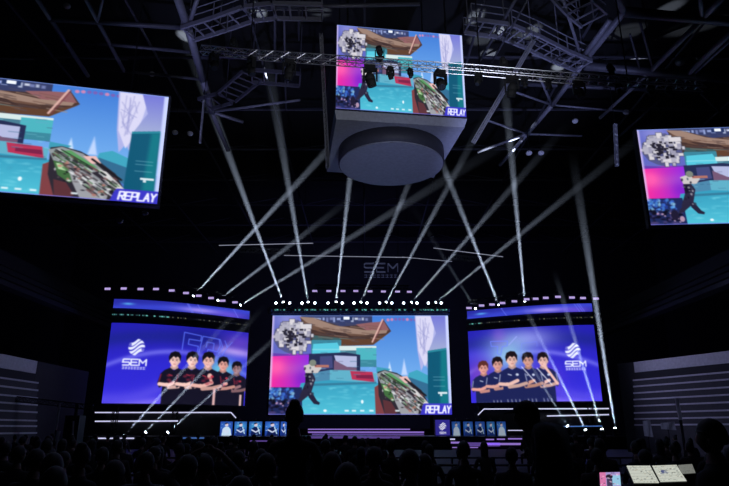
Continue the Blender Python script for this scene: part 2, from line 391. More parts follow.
def swoosh_bg(p, x0, x1, flip=False):
    X, Y = p.X, p.Y; u = (X - x0) / (x1 - x0); v = (Y - 322) / 82.
    if flip: u = 1 - u
    base = np.stack([(34 + 22 * v) / 255 + 0 * u, (30 + 16 * v) / 255 + 0 * u, (170 + 50 * v) / 255 + 0 * u], -1); p.a = base
    def band(c, wd, col, al):
        p.blend(np.exp(-((v - c) / wd) ** 2), col, al)
    band(.15 + .25 * (u - .5) ** 2, .10, (24, 34, 120), .6)
    band(.62 - .42 * np.sin(u * 2.2 + .2) + .25 * u, .035, (120, 118, 235), .75)
    band(.95 - .55 * u + .1 * np.sin(6 * u), .09, (96, 84, 226), .6)
    band(.70 - .3 * u, .16, (44, 40, 205), .55)
    band(1.08 - .3 * u, .05, (150, 130, 240), .55)

def team_left():
    p = Pic(290, 164, 101, 322, 246, 404, (40, 36, 170)); swoosh_bg(p, 101, 246)
    p.blend(np.exp(-((p.X - 232) / 22) ** 2 - ((p.Y - 345 - (p.X - 232) * .08) / 5) ** 2), (206, 180, 245), .85)
    p.glow(236, 335, 20, 10, (112, 70, 200), .7)
    p.glow(220, 366, 18, 12, (110, 205, 214), .9); p.glow(196, 332, 22, 10, (22, 26, 120), .6)
    O = (96, 120, 250)
    p.line([(177.8, 347), (178.8, 328.5), (196.4, 331), (196, 336.5), (184, 335.5), (183.6, 341), (194, 342.5), (193.5, 348)], .8, O)
    p.line([(195, 349), (198, 331.2), (215, 333), (216.4, 340), (214, 347), (204, 345), (203.5, 350)], .8, O); p.line([(202, 343), (202.6, 337), (210, 338), (209.4, 345)], .7, O)
    p.line([(216, 333), (219, 341), (215, 349)], .7, O); p.line([(221, 334), (224, 341), (219, 350)], .7, O); p.line([(224, 341), (229, 335)], .7, O, .8)
    for x, hy, s, sk, lk, am in ((235.5, 363, 11.6, (150, 110, 116), -.05, 0), (221, 359.5, 12.4, (224, 160, 150), 0, 0), (171.5, 358, 13.2, (240, 196, 188), .0, 0), (189, 357, 13.4, (240, 196, 186), .05, 0), (205.5, 356.5, 14, (228, 176, 166), 0, 1)):
        portrait(p, x, hy, s, (16, 14, 22), (20, 18, 36), (190, 50, 70), sk, lk, am)
        for k in range(5):
            a = x + rnd.uniform(-.5, .5) * s; b = hy + rnd.uniform(1.2, 1.9) * s
            p.ell(a, b, .16 * s, .1 * s, (150, 40, 62), .55, 1)
    p.rect(212.3, 386, 214.8, 404, (214, 170, 170)); p.rect(239.8, 392, 242, 404, (216, 180, 176))
    emblem(p, 131.3, 347, 8.6, (226, 230, 250), None)
    sem(p, 118.8, 359.6, 24, 6, 1.5, (226, 230, 250)); subline(p, 118.5, 367.2, 24.5, 2.4, (220, 224, 250), 8)
    return p.a
def team_right():
    p = Pic(276, 164, 466, 322, 604, 404, (40, 36, 170)); swoosh_bg(p, 466, 604, True)
    p.glow(530, 335, 30, 12, (150, 150, 240), .8); p.glow(508, 352, 24, 20, (150, 205, 226), .85); p.glow(476, 372, 14, 16, (130, 70, 190), .7)
    p.glow(545, 378, 18, 16, (118, 70, 210), .6); p.glow(500, 330, 8, 12, (150, 90, 210), .4)
    O = (110, 130, 250)
    p.line([(490.5, 336), (509, 336.5), (508, 342), (503, 342.5), (500.5, 352), (497, 350), (498, 342), (491, 341.5), (490.5, 336)], .8, O)
    p.line([(510, 341), (519, 332)], .8, (160, 170, 250)); p.line([(522, 352), (524, 340), (540, 339), (540, 344)], .6, O, .6)
    for x, hy, s, sk, lk, am in ((481, 365, 12.2, (224, 156, 146), 0, 0), (496.5, 361.5, 12.6, (214, 156, 146), 0, 0), (545, 359, 13, (230, 184, 176), -.04, 2), (529, 358.5, 13.2, (206, 150, 134), -.04, 0), (511.8, 357, 13.8, (228, 184, 174), .04, 0)):
        portrait(p, x, hy, s, (26, 18, 24) if s > 12.3 else (90, 44, 40), (28, 34, 84), (206, 214, 236), sk, lk, am)
        for k in range(4): p.line([(x + (k * .3 - .5) * s, hy + 3.2 * s), (x + (k * .3 - .4) * s, hy + 3.9 * s)], .9, (196, 200, 224), .7)
    for a, b in (((522, 366), (536, 384)), ((538, 368), (552, 386))): p.line([a, b], 1.0, (230, 232, 244), .9)
    emblem(p, 577.6, 350, 8.4, (228, 232, 250), None)
    sem(p, 568.5, 361.6, 21.5, 5.4, 1.4, (228, 232, 250)); subline(p, 568.2, 368.6, 22, 2.4, (222, 226, 250), 8)
    return p.a
def header_pic(seed):
    p = Pic(280, 16, 0, 0, 140, 8, (40, 44, 160)); r = random.Random(seed)
    p.blend(np.exp(-((p.Y - 8 + p.X * .05) / 3) ** 2), (60, 74, 215), .7)
    p.glow(90, 5, 22, 2.2, (160, 140, 240), .9); p.glow(120, 6, 16, 3, (110, 80, 220), .7); p.glow(16, 4, 6, 1, (90, 180, 240), .8)
    for i in range(4): x = r.uniform(30, 130); p.line([(x, 0), (x + 6, 8)], 1, (110, 120, 240), .5)
    return p.a
def ticker_pic(seed, l=.4):
    p = Pic(280, 6, 0, 0, 140, 3, (5, 6, 14)); r = random.Random(seed)
    for i in range(70):
        x = r.uniform(0, 140); c = (120, 220, 215) if x < 140 * l else r.choice([(190, 190, 140), (120, 120, 110), (70, 70, 80)])
        p.rect(x, 1, x + r.uniform(.4, 2.2 if x < 140 * l else .8), 2.0, c, r.uniform(.4, .9))
    return p.a
def desk_pic(seed, logo=False):
    p = Pic(30, 40, 0, 0, 30, 40, (30, 60, 150)); r = random.Random(seed)
    if logo:
        p = Pic(44, 44, 0, 0, 40, 40, (52, 46, 150)); emblem(p, 20, 17, 10, (232, 232, 252), None); sem(p, 12, 31, 16, 4.5, 1.4, (225, 226, 250)); return p.a
    p.glow(15, 14, 16, 14, r.choice([(80, 190, 235), (70, 150, 235), (60, 120, 210)]), .8)
    p.poly([(4, 40), (7, 20), (12, 15), (19, 15), (25, 21), (28, 40)], r.choice([(16, 30, 84), (26, 48, 120), (200, 220, 240)]))
    p.ell(15.5, 9.5, 4, 5, (216, 200, 215)); p.poly([(11, 9), (12, 4), (17, 3), (20, 8), (18, 6)], (20, 24, 60))
    p.line([(7, 24), (16, 30), (24, 24)], 3.2, (206, 216, 240)); p.line([(20, 16), (25, 34)], 2.2, (190, 226, 250))
    for i in range(8): p.ell(r.uniform(3, 27), r.uniform(4, 38), 1.4, 1, (170, 215, 250), .7)
    return p.a

def soften(a, k=1):
    for _ in range(k):
        q = np.pad(a, ((1, 1), (1, 1), (0, 0)), 'edge')
        a = (q[:-2, 1:-1] + q[2:, 1:-1] + q[1:-1, :-2] + q[1:-1, 2:] + 2 * q[1:-1, 1:-1]) / 6
    return a
def to_lin(a): return np.where(a <= .04045, a / 12.92, ((a + .055) / 1.055) ** 2.4)
def pic_mesh(name, img, pos, gain=1.0):
    """pos(u, v): 3-D point, v = 0 at the top. One vertex per LED pixel."""
    h, w, _ = img.shape; us = np.linspace(0, 1, w); vs = np.linspace(0, 1, h)
    V = np.zeros((h, w, 3))
    P00, P10, P01, P11 = [[np.array(pos(u, v)) for u in us] for v in (0, 1)], None, None, None
    top = np.array(P00[0]); bot = np.array(P00[1])
    for j, v in enumerate(vs): V[j] = top * (1 - v) + bot * v
    idx = np.arange(h * w).reshape(h, w)
    fc = np.stack([idx[:-1, :-1], idx[1:, :-1], idx[1:, 1:], idx[:-1, 1:]], -1).reshape(-1, 4)
    me = bpy.data.meshes.new(name); me.from_pydata(V.reshape(-1, 3).tolist(), [], fc.tolist())
    at_ = me.color_attributes.new('pixels', 'FLOAT_COLOR', 'POINT')
    col = np.ones((h * w, 4), np.float32); col[:, :3] = to_lin(np.clip(img, 0, 1)).reshape(-1, 3) * gain
    at_.data.foreach_set('color', col.ravel()); me.materials.append(led_mat()); me.update(); return me
def flat_screen(name, img, parent, w, h, y=0., z=0., gain=1., x=0.):
    me = pic_mesh(name, img, lambda u, v: (x + (u - .5) * w, y, z + (1 - v) * h), gain)
    o = bpy.data.objects.new(name, me); C.objects.link(o); o.parent = parent; return o

# ================================================================== THE HALL
HW = 48.
struct(MB().box((0, 40, -.1), (2 * HW, 110, .2)).build('floor', FLOORM))
struct(MB().box((0, 95.2, 16), (2 * HW, .4, 32.4)).build('wall_back', WALLM))
struct(MB().box((-HW, 40, 16), (.4, 110, 32.4)).build('wall_left', WALLM))
struct(MB().box((HW, 40, 16), (.4, 110, 32.4)).build('wall_right', WALLM))
struct(MB().box((0, -15, 16), (2 * HW, .4, 32.4)).build('wall_front', WALLM))
struct(MB().box((0, 40, 32.2), (2 * HW, 110, .4)).build('ceiling', mat('roof_black', (.004, .004, .005), .9)))

def frame(name, label, pieces, m=STEEL):
    mb = MB()
    for a, b, r in pieces: mb.tube(a, b, r, 8)
    o = mb.build(name, m, None, True); tag(o, label, 'roof frame', None, 'structure'); return o
Z1 = 25.
A, B = az(188, 28, Z1), az(212, 112, Z1)
frame('roof_beam', 'pale grey steel roof beam running down left of the hanging cube', [
    (az(174, -12, Z1), A, .26), (A, az(203, 80, Z1), .26), (az(203, 80, Z1), B, .26), (A, az(199, -6, Z1), .13),
    (B, az(228, 150, Z1), .2), (B, az(243, 122, Z1), .13), (B, az(300, 100, Z1), .1)])
frame('roof_beam', 'thin steel diagonal near the top left corner', [(az(30, -12, Z1), az(88, 76, Z1), .14)], STEEL)
frame('roof_beam', 'thin steel diagonal above the left screen right end', [(az(80, -12, Z1), az(124, 71, Z1), .13), (az(104, -6, Z1), az(98, 20, Z1), .08)])
frame('roof_beam', 'horizontal purlins above the left screen', [
    (az(48, 19, Z1), A, .16), (az(60, 40, Z1), az(190, 52, Z1), .12), (az(96, 68, Z1), az(206, 80, Z1), .1), (az(140, 110, 27), az(212, 112, 27), .1)], DKSTEEL)
Cn, D_, E_, F_ = az(624, 12, Z1), az(583, 63, Z1), az(552, 105, Z1), az(527, 134, Z1)
frame('roof_beam', 'bright grey diagonal steel chord right of the hanging cube', [
    (az(612, -14, Z1), Cn, .2), (Cn, D_, .2), (az(610, 20, Z1), az(582, 58, Z1), .17), (D_, E_, .2), (E_, F_, .18), (F_, az(500, 165, Z1), .16)])
frame('roof_beam', 'web members fanning out beside the bright diagonal chord', [
    (D_, az(562, -4, Z1), .09), (E_, az(515, 92, Z1), .08), (E_, az(540, 78, Z1), .09), (E_, az(630, 112, Z1), .07),
    (F_, az(478, 152, Z1), .12), (F_, az(486, 120, Z1), .09), (F_, az(582, 136, Z1), .09), (D_, az(532, 55, Z1), .09)])
frame('roof_beam', 'heavy dim horizontal roof girders at the top right', [
    (Cn, az(760, 24, Z1), .3), (az(585, 66, Z1), az(760, 82, Z1), .3), (az(520, 84, 26), az(700, 92, 26), .16)], DKSTEEL)
frame('roof_beam', 'thin steel diagonal under the top right corner', [
    (az(728, -8, Z1), az(702, 19, Z1), .16), (az(702, 19, Z1), az(650, 72, Z1), .16), (az(650, 72, Z1), az(600, 118, Z1), .12), (az(700, -8, Z1), az(702, 19, Z1), .12)])
frame('roof_beam', 'pale diagonal roof rod by the right frame edge', [(az(742, 22, Z1), az(689, 73, Z1), .18), (az(742, 30, Z1), az(692, 76, Z1), .08)])
frame('roof_beam', 'short faint web bars between the girders on the right', [
    (az(640, 22, Z1), az(652, 66, Z1), .07), (az(630, 34, Z1), az(640, 70, Z1), .06), (az(660, 100, 26), az(615, 140, 26), .1), (az(700, 92, 26), az(728, 120, 26), .1)], DKSTEEL)
frame('roof_beam', 'faint bars crossing behind the hanging cube', [
    (az(275, 5, Z1), az(275, 60, Z1), .08), (az(284, 8, Z1), az(286, 110, Z1), .07), (az(299, -5, Z1), az(299, 40, Z1), .07), (az(240, 8, Z1), az(420, 4, Z1), .12),
    (az(480, 60, Z1), az(520, -8, Z1), .1), (az(465, 30, Z1), az(540, 44, Z1), .1), (az(492, 62, 24), az(530, -4, 24), .06)], DKSTEEL)
# dark space frame further back, lattice of thin bars
mb = MB()
for i in range(-5, 6):
    mb.tube((i * 8, 20, 29), (i * 8, 94, 29), .1, 5)
for j in range(3, 12):
    mb.tube((-46, j * 8, 29), (46, j * 8, 29), .1, 5)
    for i in range(-5, 5):
        mb.tube((i * 8, j * 8, 29), (i * 8 + 4, j * 8 + 4, 31.5), .06, 4); mb.tube((i * 8 + 8, j * 8, 29), (i * 8 + 4, j * 8 + 4, 31.5), .06, 4)
tag(mb.build('roof_space_frame', DKSTEEL), 'dark lattice of thin bars under the black roof', 'roof frame', None, 'structure')

# catwalks: grated walkways hung in the roof
def catwalk(label, pts, w, m=STEEL, rail=True):
    o = empty('catwalk', pts[0], label, 'catwalk'); o0 = Vector(pts[0]); mb = MB(); rl = MB()
    for a, b in zip(pts[:-1], pts[1:]):
        a = Vector(a) - o0; b = Vector(b) - o0; d = (b - a).normalized(); sd = Vector((d.y, -d.x, 0)).normalized() * w / 2
        for s in (1, -1): mb.bar(a + sd * s, b + sd * s, .12, .25)
        n = int((b - a).length / .7)
        for k in range(n + 1):
            q = a + (b - a) * k / max(n, 1); mb.bar(q - sd, q + sd, .1, .06)
            if k % 3 == 0 and rail:
                for s in (1, -1): rl.tube(q + sd * s, q + sd * s + Vector((0, 0, 1.1)), .03, 5)
        if rail:
            for s in (1, -1):
                for z in (.6, 1.1): rl.tube(a + sd * s + Vector((0, 0, z)), b + sd * s + Vector((0, 0, z)), .035, 5)
    mb.build('walkway_grating', m, o)
    if rail: rl.build('handrail', m, o)
    hg = MB()
    for p in pts:
        q = Vector(p) - o0; hg.tube(q, q + Vector((0, 0, 31.95 - p[2])), .04, 5)
    hg.build('hanger_rod', m, o)
    return o
catwalk('curved steel catwalk high up to the right of the hanging cube', [az(468, 26, 24.5), az(505, 31, 24.5), az(532, 42, 24.5), az(560, 56, 24.5), az(584, 66, 24.5)], 1.3)
catwalk('short stair-like catwalk cut by the top edge right of the cube', [az(562, -12, 24.5), az(580, 8, 24.5), az(594, 20, 24.5)], 1.6)
catwalk('curved steel catwalk high up to the left of the hanging cube', [az(188, 34, 24.5), az(220, 24, 24.5), az(248, 14, 24.5), az(274, 11, 24.5), az(322, 12, 24.5)], 1.3)
catwalk('flat walkway below the left catwalk, behind the moving lights', [az(205, 104, 24), az(226, 98, 24), az(252, 76, 24), az(300, 80, 24)], 1.5, DKSTEEL, False)

# stands either side: tiers seen as stepped parapets with pale edges
def stand(side, x0, Y0, dirv, ys, xpix, panel, len_near, len_far, dark_far):
    nm = 'wall_stand_' + side
    d = Vector(dirv).normalized(); out = Vector((d.y, -d.x, 0)) * (1 if side == 'right' else -1)
    root = empty(nm, at(xpix, 430, Y0) * 1., 'dark stepped spectator stand with pale tier edges on the %s side' % side, 'stand', None, 0, 'structure')
    root.location = (0, 0, 0)
    base = at(xpix, 420, Y0); base.z = 0
    for k, y in enumerate(ys[::-1]):
        z = at(xpix, y, Y0).z
        o_ = out * (.06 * k)
        a = base + o_ - d * len_near; b = base + o_ + d * len_far
        if z > .3:
            mb = MB(); mb.bar(a + Vector((0, 0, z / 2 - .02)), b + Vector((0, 0, z / 2 - .02)), .3, z - .04); mb.build('tier', SEATM, root)
            e = MB(); e.bar(a - out * .17 + Vector((0, 0, z - .02)), b - out * .17 + Vector((0, 0, z - .02)), .06, .10); e.build('tier_edge', PALE, root, label='pale metal edge of a tier')
    zt, zb = at(xpix, panel[0], Y0).z, at(xpix, panel[1], Y0).z
    o_ = out * .6; a = base + o_ - d * len_near; b = base + o_ + d * len_far
    mb = MB(); zc = (zt + zb) / 2; mb.bar(a + Vector((0, 0, zc)), b + Vector((0, 0, zc)), .15, (zt - zb)); mb.build('parapet', PALE, root, label='smooth pale parapet panel')
    mb = MB(); mb.bar(a + Vector((0, 0, zb / 2)), b + Vector((0, 0, zb / 2)), .12, zb - .02); mb.build('back_wall', WALLM, root)
    a = b; b = b + d * dark_far
    mb = MB(); mb.bar(a + Vector((0, 0, zt / 2)), b + Vector((0, 0, zt / 2)), .15, zt); mb.build('dark_hoarding', WALLM, root)
    # upper tier balcony
    return root
stand('right', None, 38., (-.416, .909, 0), [372, 379.3, 387, 394.5, 402, 410, 417, 424], 729, (351, 363), 14., 7., 1.5)
stand('left', None, 38., (0, 1, 0), [378.4, 386.5, 395, 402.5, 410.5, 419.6, 425.6, 433], 5, (355, 368.5), 8., 3.6, 8.)
mb = MB()
for k in range(5):
    p = at(729, 258 + k * 9, 45.); mb.box((p.x + k * -.5, 50, p.z), (1.0, 60, .35 if k else .9))
struct(mb.build('wall_balcony_right', SEATM))
mb = MB()
for k in range(5):
    p = at(0, 258 + k * 9, 45.); mb.box((p.x + k * .5, 50, p.z), (1.0, 60, .35 if k else .9))
struct(mb.build('wall_balcony_left', SEATM))

# ================================================================== STAGE
stage = empty('stage', (0, 57, 0), 'low black stage platform under the three big screens', 'stage')
def W(o): return Vector(o) - Vector((0, 57, 0))
MB().box(W((0, 58.5, .5)), (48, 13, 1.0)).build('deck', DECK, stage)
MB().box(W((3, 63.5, 1.3)), (25, 4.5, .6)).build('upper_deck', DECK, stage)
# stepped wings below the side screens
for s, lbl in ((-1, 'left'), (1, 'right')):
    x0, x1 = (at(95, 412, 56).x, at(230, 412, 57).x) if s < 0 else (at(481, 410, 57).x, at(609, 408, 56).x)
    for zz, yy in ((3.05, 58.5), (2.25, 57.6)):
        MB().box(W(((x0 + x1) / 2, yy + 1, zz / 2 + .02)), (abs(x1 - x0), 2., zz - .06)).build('wing_riser', DECK, stage)
def strip(a, b, m=LEDW, t=.09, nm='led_strip'):
    mb = MB(); mb.bar(W(a), W(b), .05, t); return mb.build(nm, m, stage)
def sp_(x0, y0, x1, y1, Y, m=LEDW, t=.09): strip(at(x0, y0, Y), at(x1, y1, Y), m, t)
sp_(95, 412.5, 231, 412.5, 57.4, LEDW, .10); sp_(231, 412.5, 236, 418, 57.4)
sp_(95, 421.3, 178, 421, 56.5, LEDW, .11); sp_(95, 438.3, 134, 438.3, 51.9, LEDW, .1)
sp_(484, 409, 609, 408.6, 57.4, LEDW, .10); sp_(484, 409, 478, 415, 57.4); sp_(547, 416, 609, 414.6, 56.5, LEDW, .10)
sp_(530, 427, 602, 426, 55.2, LEDB, .08); sp_(508, 430.4, 523, 430.4, 55.0, LEDW, .07)
# central steps with purple light
for (x0, x1, y, Y, m, t) in ((308, 410, 429.3, 61.1, LEDP, .10), (308, 424, 432.2, 60.9, LEDP, .12), (312, 424, 434.6, 60.8, LEDPD, .2), (308, 400, 437.6, 51.8, LEDPD, .2),
                             (306, 350, 441.5, 51.8, LEDP, .08), (398, 418, 440.6, 51.8, LEDP, .09), (435, 455, 439.2, 51.8, LEDW, .1), (442, 462, 442.6, 51.8, LEDP, .14),
                             (400, 408, 446.4, 51.8, LEDP, .09), (452, 478, 447.5, 51.8, LEDP, .07), (462, 500, 444.4, 51.8, LEDPD, .3), (484, 522, 444.0, 51.8, LEDP, .16), (486, 494, 439.5, 51.8, LEDP, .1), (497, 505, 439.2, 51.8, LEDP, .1), (508, 522, 438.8, 51.8, LEDP, .1),
                             (250, 306, 441, 51.8, LEDPD, .1), (180, 204, 438, 51.8, LEDB, .12)):
    sp_(x0, y, x1, y, Y, m, t)
for k in range(4):
    MB().box(W((0, 51.8 - .35 * k, .42 - .1 * k)), (14, .4, .84 - .2 * k)).build('step', DECK, stage)

# ================================================================== BIG SCREENS
FEED = soften(feed(), 1)
# main screen
YM = 62.
bl, br, tl = at(268.3, 414.6, YM), at(452, 414.6, YM), at(271, 315.5, YM)
ms = empty('led_screen', ((bl.x + br.x) / 2, YM, bl.z), 'largest screen, centre of the stage, with replay picture and map at upper left', 'screen')
mw, mh = br.x - bl.x, tl.z - bl.z
flat_screen('display', FEED, ms, mw, mh, 0, 0, 1.15)
MB().box((0, .35, mh / 2), (mw + .4, .6, mh + .3)).build('housing', HOUS, ms)
hd = flat_screen('header_strip', ticker_pic(3, 1.), ms, mw + .2, .35, 0, mh + .42, 1.)
MB().box((0, .1, mh + .45), (mw + .4, .15, .7)).build('header_frame', mat('blue_lit_frame', (.02, .03, .1), .5, emit=(.006, .012, .06), estr=1.), ms)
MB().tube((-mw / 2 + 2, .4, -bl.z + 1.6), (-mw / 2 + 2, .4, 0), .15).tube((mw / 2 - 2, .4, -bl.z + 1.6), (mw / 2 - 2, .4, 0), .15).build('support_column', BLACK, ms)

def side_screen(label, xo, yo, Yo, xi, yi, Yi, img, z0, z1, zh0, zh1, ztk, seed, flip, tl_):
    Po = at(xo, yo, Yo); Pi = at(xi, yi, Yi); root = empty('led_screen', (Po.x, Yo, z0), label, 'screen')
    O = Vector((Po.x, Yo, z0))
    def plan(u, off=0.):   # u: 0 = picture left
        q = 1 - u if flip else u
        x = Po.x + (Pi.x - Po.x) * q; y = Yo + (Yi - Yo) * (q ** 1.7) + off; return x, y
    def mk(name, im, za, zb, off=0., gain=1.):
        def pos(u, v):
            x, y = plan(u, off); return (x - O.x, y - O.y, (zb if v == 0 else za) - O.z)
        o = bpy.data.objects.new(name, pic_mesh(name, im, pos, gain)); C.objects.link(o); o.parent = root; return o
    mk('display', img, z0, z1, 0, 1.12); mk('header_strip', header_pic(seed), zh0, zh1, -.1, 1.1); mk('ticker_strip', ticker_pic(seed + 5, tl_), ztk - .12, ztk + .12, -.12, .9)
    mb = MB(); n = 24
    for i in range(n):
        x0, y0 = plan(i / n, .3); x1, y1 = plan((i + 1) / n, .3)
        zt = zh1 + .12 ; mb.bar(Vector((x0, y0, (z0 + zt) / 2 - .05)) - O, Vector((x1, y1, (z0 + zt) / 2 - .05)) - O, .4, zt - z0 + .1)
    mb.build('housing', HOUS, root)
    mb = MB()
    for u in (.08, .5, .92):
        x, y = plan(u, .9); mb.truss(Vector((x, y, 1.2)) - O, Vector((x, y, zh1)) - O, .4, .5, .04)
    mb.build('support_tower', BLACK, root)
    return root, plan
TL_, planL = side_screen('curved screen left of stage, five players in black and red', 101.5, 404, 54., 244.5, 404.5, 60., soften(team_left(), 2), 3.72, 10.76, 12.1, 12.93, 11.5, 11, False, .42)
TR_, planR = side_screen('curved screen right of stage, five players in dark blue', 602.5, 402, 56.3, 471.5, 402.5, 60.3, soften(team_right(), 2), 4.0, 10.95, 12.2, 12.98, 11.65, 23, True, .1)

# hanging video cube
cube = None
H = Vector(); fl, fr = at(335, 108, 29.6), at(466.5, 109.5, 30.6)
ang = math.atan2(fr.y - fl.y, fr.x - fl.x); cw = (fr - fl).length; zb = fl.z - .1
zt = at(335, 24, 29.6).z; ch = zt - zb
cube = empty('video_cube', ((fl.x + fr.x) / 2, (fl.y + fr.y) / 2, zb), 'big box-shaped video scoreboard hanging from the roof, round drum underneath', 'scoreboard', None, ang)
flat_screen('display', FEED, cube, cw - .1, ch - .15, -.02, .08, 1.15)
DP = cw * 1.02
MB().box((0, DP / 2 + .02, ch / 2), (cw, DP, ch)).build('housing', HOUS, cube)
# flared underside skirt
mb = MB(); a = cw / 2
q = [(-a, 0, -.02), (a, 0, -.02), (a, DP, -.02), (-a, DP, -.02)]; z = -.45; b = a * .97
q2 = [(-b, .25, z), (b, .25, z), (b, DP - .25, z), (-b, DP - .25, z)]
mb.add(q + q2, [(0, 4, 5, 1), (1, 5, 6, 2), (2, 6, 7, 3), (3, 7, 4, 0), (4, 7, 6, 5)]); mb.build('skirt', CUBEG, cube)
mb = MB(); mb.tube((.05, DP * .5, -.45), (.05, DP * .5, -1.35), a * .86, 48); mb.build('drum', CUBED, cube, True)
mb = MB(); mb.tube((.05, DP * .5, -1.355), (.05, DP * .5, -1.42), a * .84, 48); mb.build('drum_base', CUBEG, cube)
for s in (-1, 1):
    for t in (.12, .88): MB().tube((s * a * .8, DP * t, ch), (s * a * .8, DP * t, 31.95 - zb), .05, 6).build('hoist_cable', BLACK, cube)

# side hanging screens
def hang_screen(label, p0, p1, zb_, zt_, left_px):
    p0 = Vector(p0); p1 = Vector(p1); ang = math.atan2(p1.y - p0.y, p1.x - p0.x); w = (p1.xy - p0.xy).length
    o = empty('hanging_screen', ((p0.x + p1.x) / 2, (p0.y + p1.y) / 2, zb_), label, 'screen', None, ang)
    flat_screen('display', FEED, o, w, zt_ - zb_, 0, 0, 1.15)
    MB().box((0, .28, (zt_ - zb_) / 2), (w + .25, .5, zt_ - zb_ + .25)).build('housing', HOUS, o)
    for s in (-1, 1): MB().tube((s * w * .35, .3, zt_ - zb_ + .12), (s * w * .35, .3, 31.95 - zb_), .04, 6).build('hoist_cable', BLACK, o)
    return o
# left: right edge at px (171,97)-(157,204), wall plane turned 12 degrees
YR = 33.; pr = at(157, 204, YR); pt = at(171, 97, YR)
zbL, ztL = pr.z, pt.z; wL = (ztL - zbL) * 2.15
th = math.radians(13); p0 = pr - Vector((math.cos(th), math.sin(th), 0)) * wL
hang_screen('wide screen hanging high at the left edge of the view, showing the replay', (p0.x, p0.y, 0), (pr.x, pr.y, 0), zbL, ztL, 5)
YR = 37.; pl = at(651, 225, YR); pt = at(635, 130, YR); wR = (pt.z - pl.z) * 1.83
th = math.radians(-4); p1 = pl + Vector((math.cos(th), math.sin(th), 0)) * wR
hang_screen('wide screen hanging high at the right edge of the view, map and magenta board', (pl.x, pl.y, 0), (p1.x, p1.y, 0), pl.z, pt.z, 5)

# ================================================================== FIXTURES
def make_head():
    """moving-head spotlight, head pointing along +Z of its own 'head' part"""
    root = empty('moving_head_light', (0, 0, 0), 'x', 'stage light')
    MB().box((0, 0, .06), (.34, .34, .14)).build('base', BLACK, root)
    y = MB(); y.box((-.2, 0, .3), (.05, .14, .42)).box((.2, 0, .3), (.05, .14, .42)).box((0, 0, .13), (.42, .16, .04)); y.build('yoke', BLACK, root)
    h = MB(); h.tube((0, 0, -.2), (0, 0, .12), .13, 14, .16).tube((0, 0, .12), (0, 0, .2), .16, 14, .15); hd_ = h.build('head', BLACK, root, True)
    hd_.location = (0, 0, .42)
    l = MB(); l.sphere((0, 0, .2), (.125, .125, .055), 16, 8, 0.); ln = l.build('lens', LENS, hd_)
    return root
proto = make_head(); proto_used = [False]
def head_light(P, aim, label, group, scale=1., hang=False, lit=True, dim=False):
    o = proto if not proto_used[0] else copy_tree(proto)
    proto_used[0] = True
    o.location = P; o['label'] = label; o['group'] = group; o.scale = (scale,) * 3
    hd_ = [c for c in o.children if c.name.startswith('head')][0]
    if hang: o.rotation_euler = (math.pi, 0, 0)
    bpy.context.view_layer.update()
    M = o.matrix_world.to_3x3().normalized()
    d = M.inverted() @ (Vector(aim) - Vector(P)).normalized()
    hd_.rotation_mode = 'QUATERNION'; hd_.rotation_quaternion = d.to_track_quat('Z', 'Y')
    return o
BEAMS = []
def haze_mat():
    if 'beam_haze' in MATS: return MATS['beam_haze']
    m = bpy.data.materials.new('beam_haze'); m.use_nodes = True; nt = m.node_tree
    for n in list(nt.nodes):
        if n.type != 'OUTPUT_MATERIAL': nt.nodes.remove(n)
    v = nt.nodes.new('ShaderNodeVolumeScatter'); v.inputs['Color'].default_value = (.9, .94, 1, 1)
    tc = nt.nodes.new('ShaderNodeTexCoord'); sx = nt.nodes.new('ShaderNodeSeparateXYZ'); nt.links.new(tc.outputs['Object'], sx.inputs[0])
    mr = nt.nodes.new('ShaderNodeMapRange'); mr.interpolation_type = 'SMOOTHSTEP'; mr.inputs['From Min'].default_value = .2; mr.inputs['From Max'].default_value = 1.
    mr.inputs['To Min'].default_value = HAZE; mr.inputs['To Max'].default_value = 0
    nt.links.new(sx.outputs['Z'], mr.inputs['Value']); nt.links.new(mr.outputs[0], v.inputs['Density'])  # density drop along the cone stands in for the beam fading out
    m.cycles.volume_sampling = 'EQUIANGULAR'
    nt.links.new(v.outputs[0], nt.nodes['Material Output'].inputs['Volume']); MATS['beam_haze'] = m; return m
HAZE = .035
def beam(P, aim, power, label, group, size=2.1, col=(.68, .79, 1.), off=.26, L=None, r0=.13):
    """a narrow spot lamp and a haze cone put only inside its beam, thinned to fade it out"""
    P = Vector(P); d = (Vector(aim) - P).normalized(); L = (Vector(aim) - P).length * (L or 1.45)
    Lm = bpy.data.lights.new('beam', 'SPOT'); Lm.energy = power; Lm.spot_size = math.radians(size * 1.25); Lm.spot_blend = .8
    Lm.shadow_soft_size = .09; Lm.color = col
    o = bpy.data.objects.new('spot_lamp', Lm); C.objects.link(o); o.location = P + d * off
    o.rotation_mode = 'QUATERNION'; o.rotation_quaternion = (-d).to_track_quat('Z', 'Y')
    r1 = r0 + L * math.tan(math.radians(size / 2)); mb = MB(); mb.tube((0, 0, 0), (0, 0, 1), r0, 20, r1)
    b = mb.build('light_beam', haze_mat()); b.location = P + d * (off + .02); b.scale = (1, 1, L)
    b.rotation_mode = 'QUATERNION'; b.rotation_quaternion = d.to_track_quat('Z', 'Y')
    tag(b, label, 'light beam', group); return b

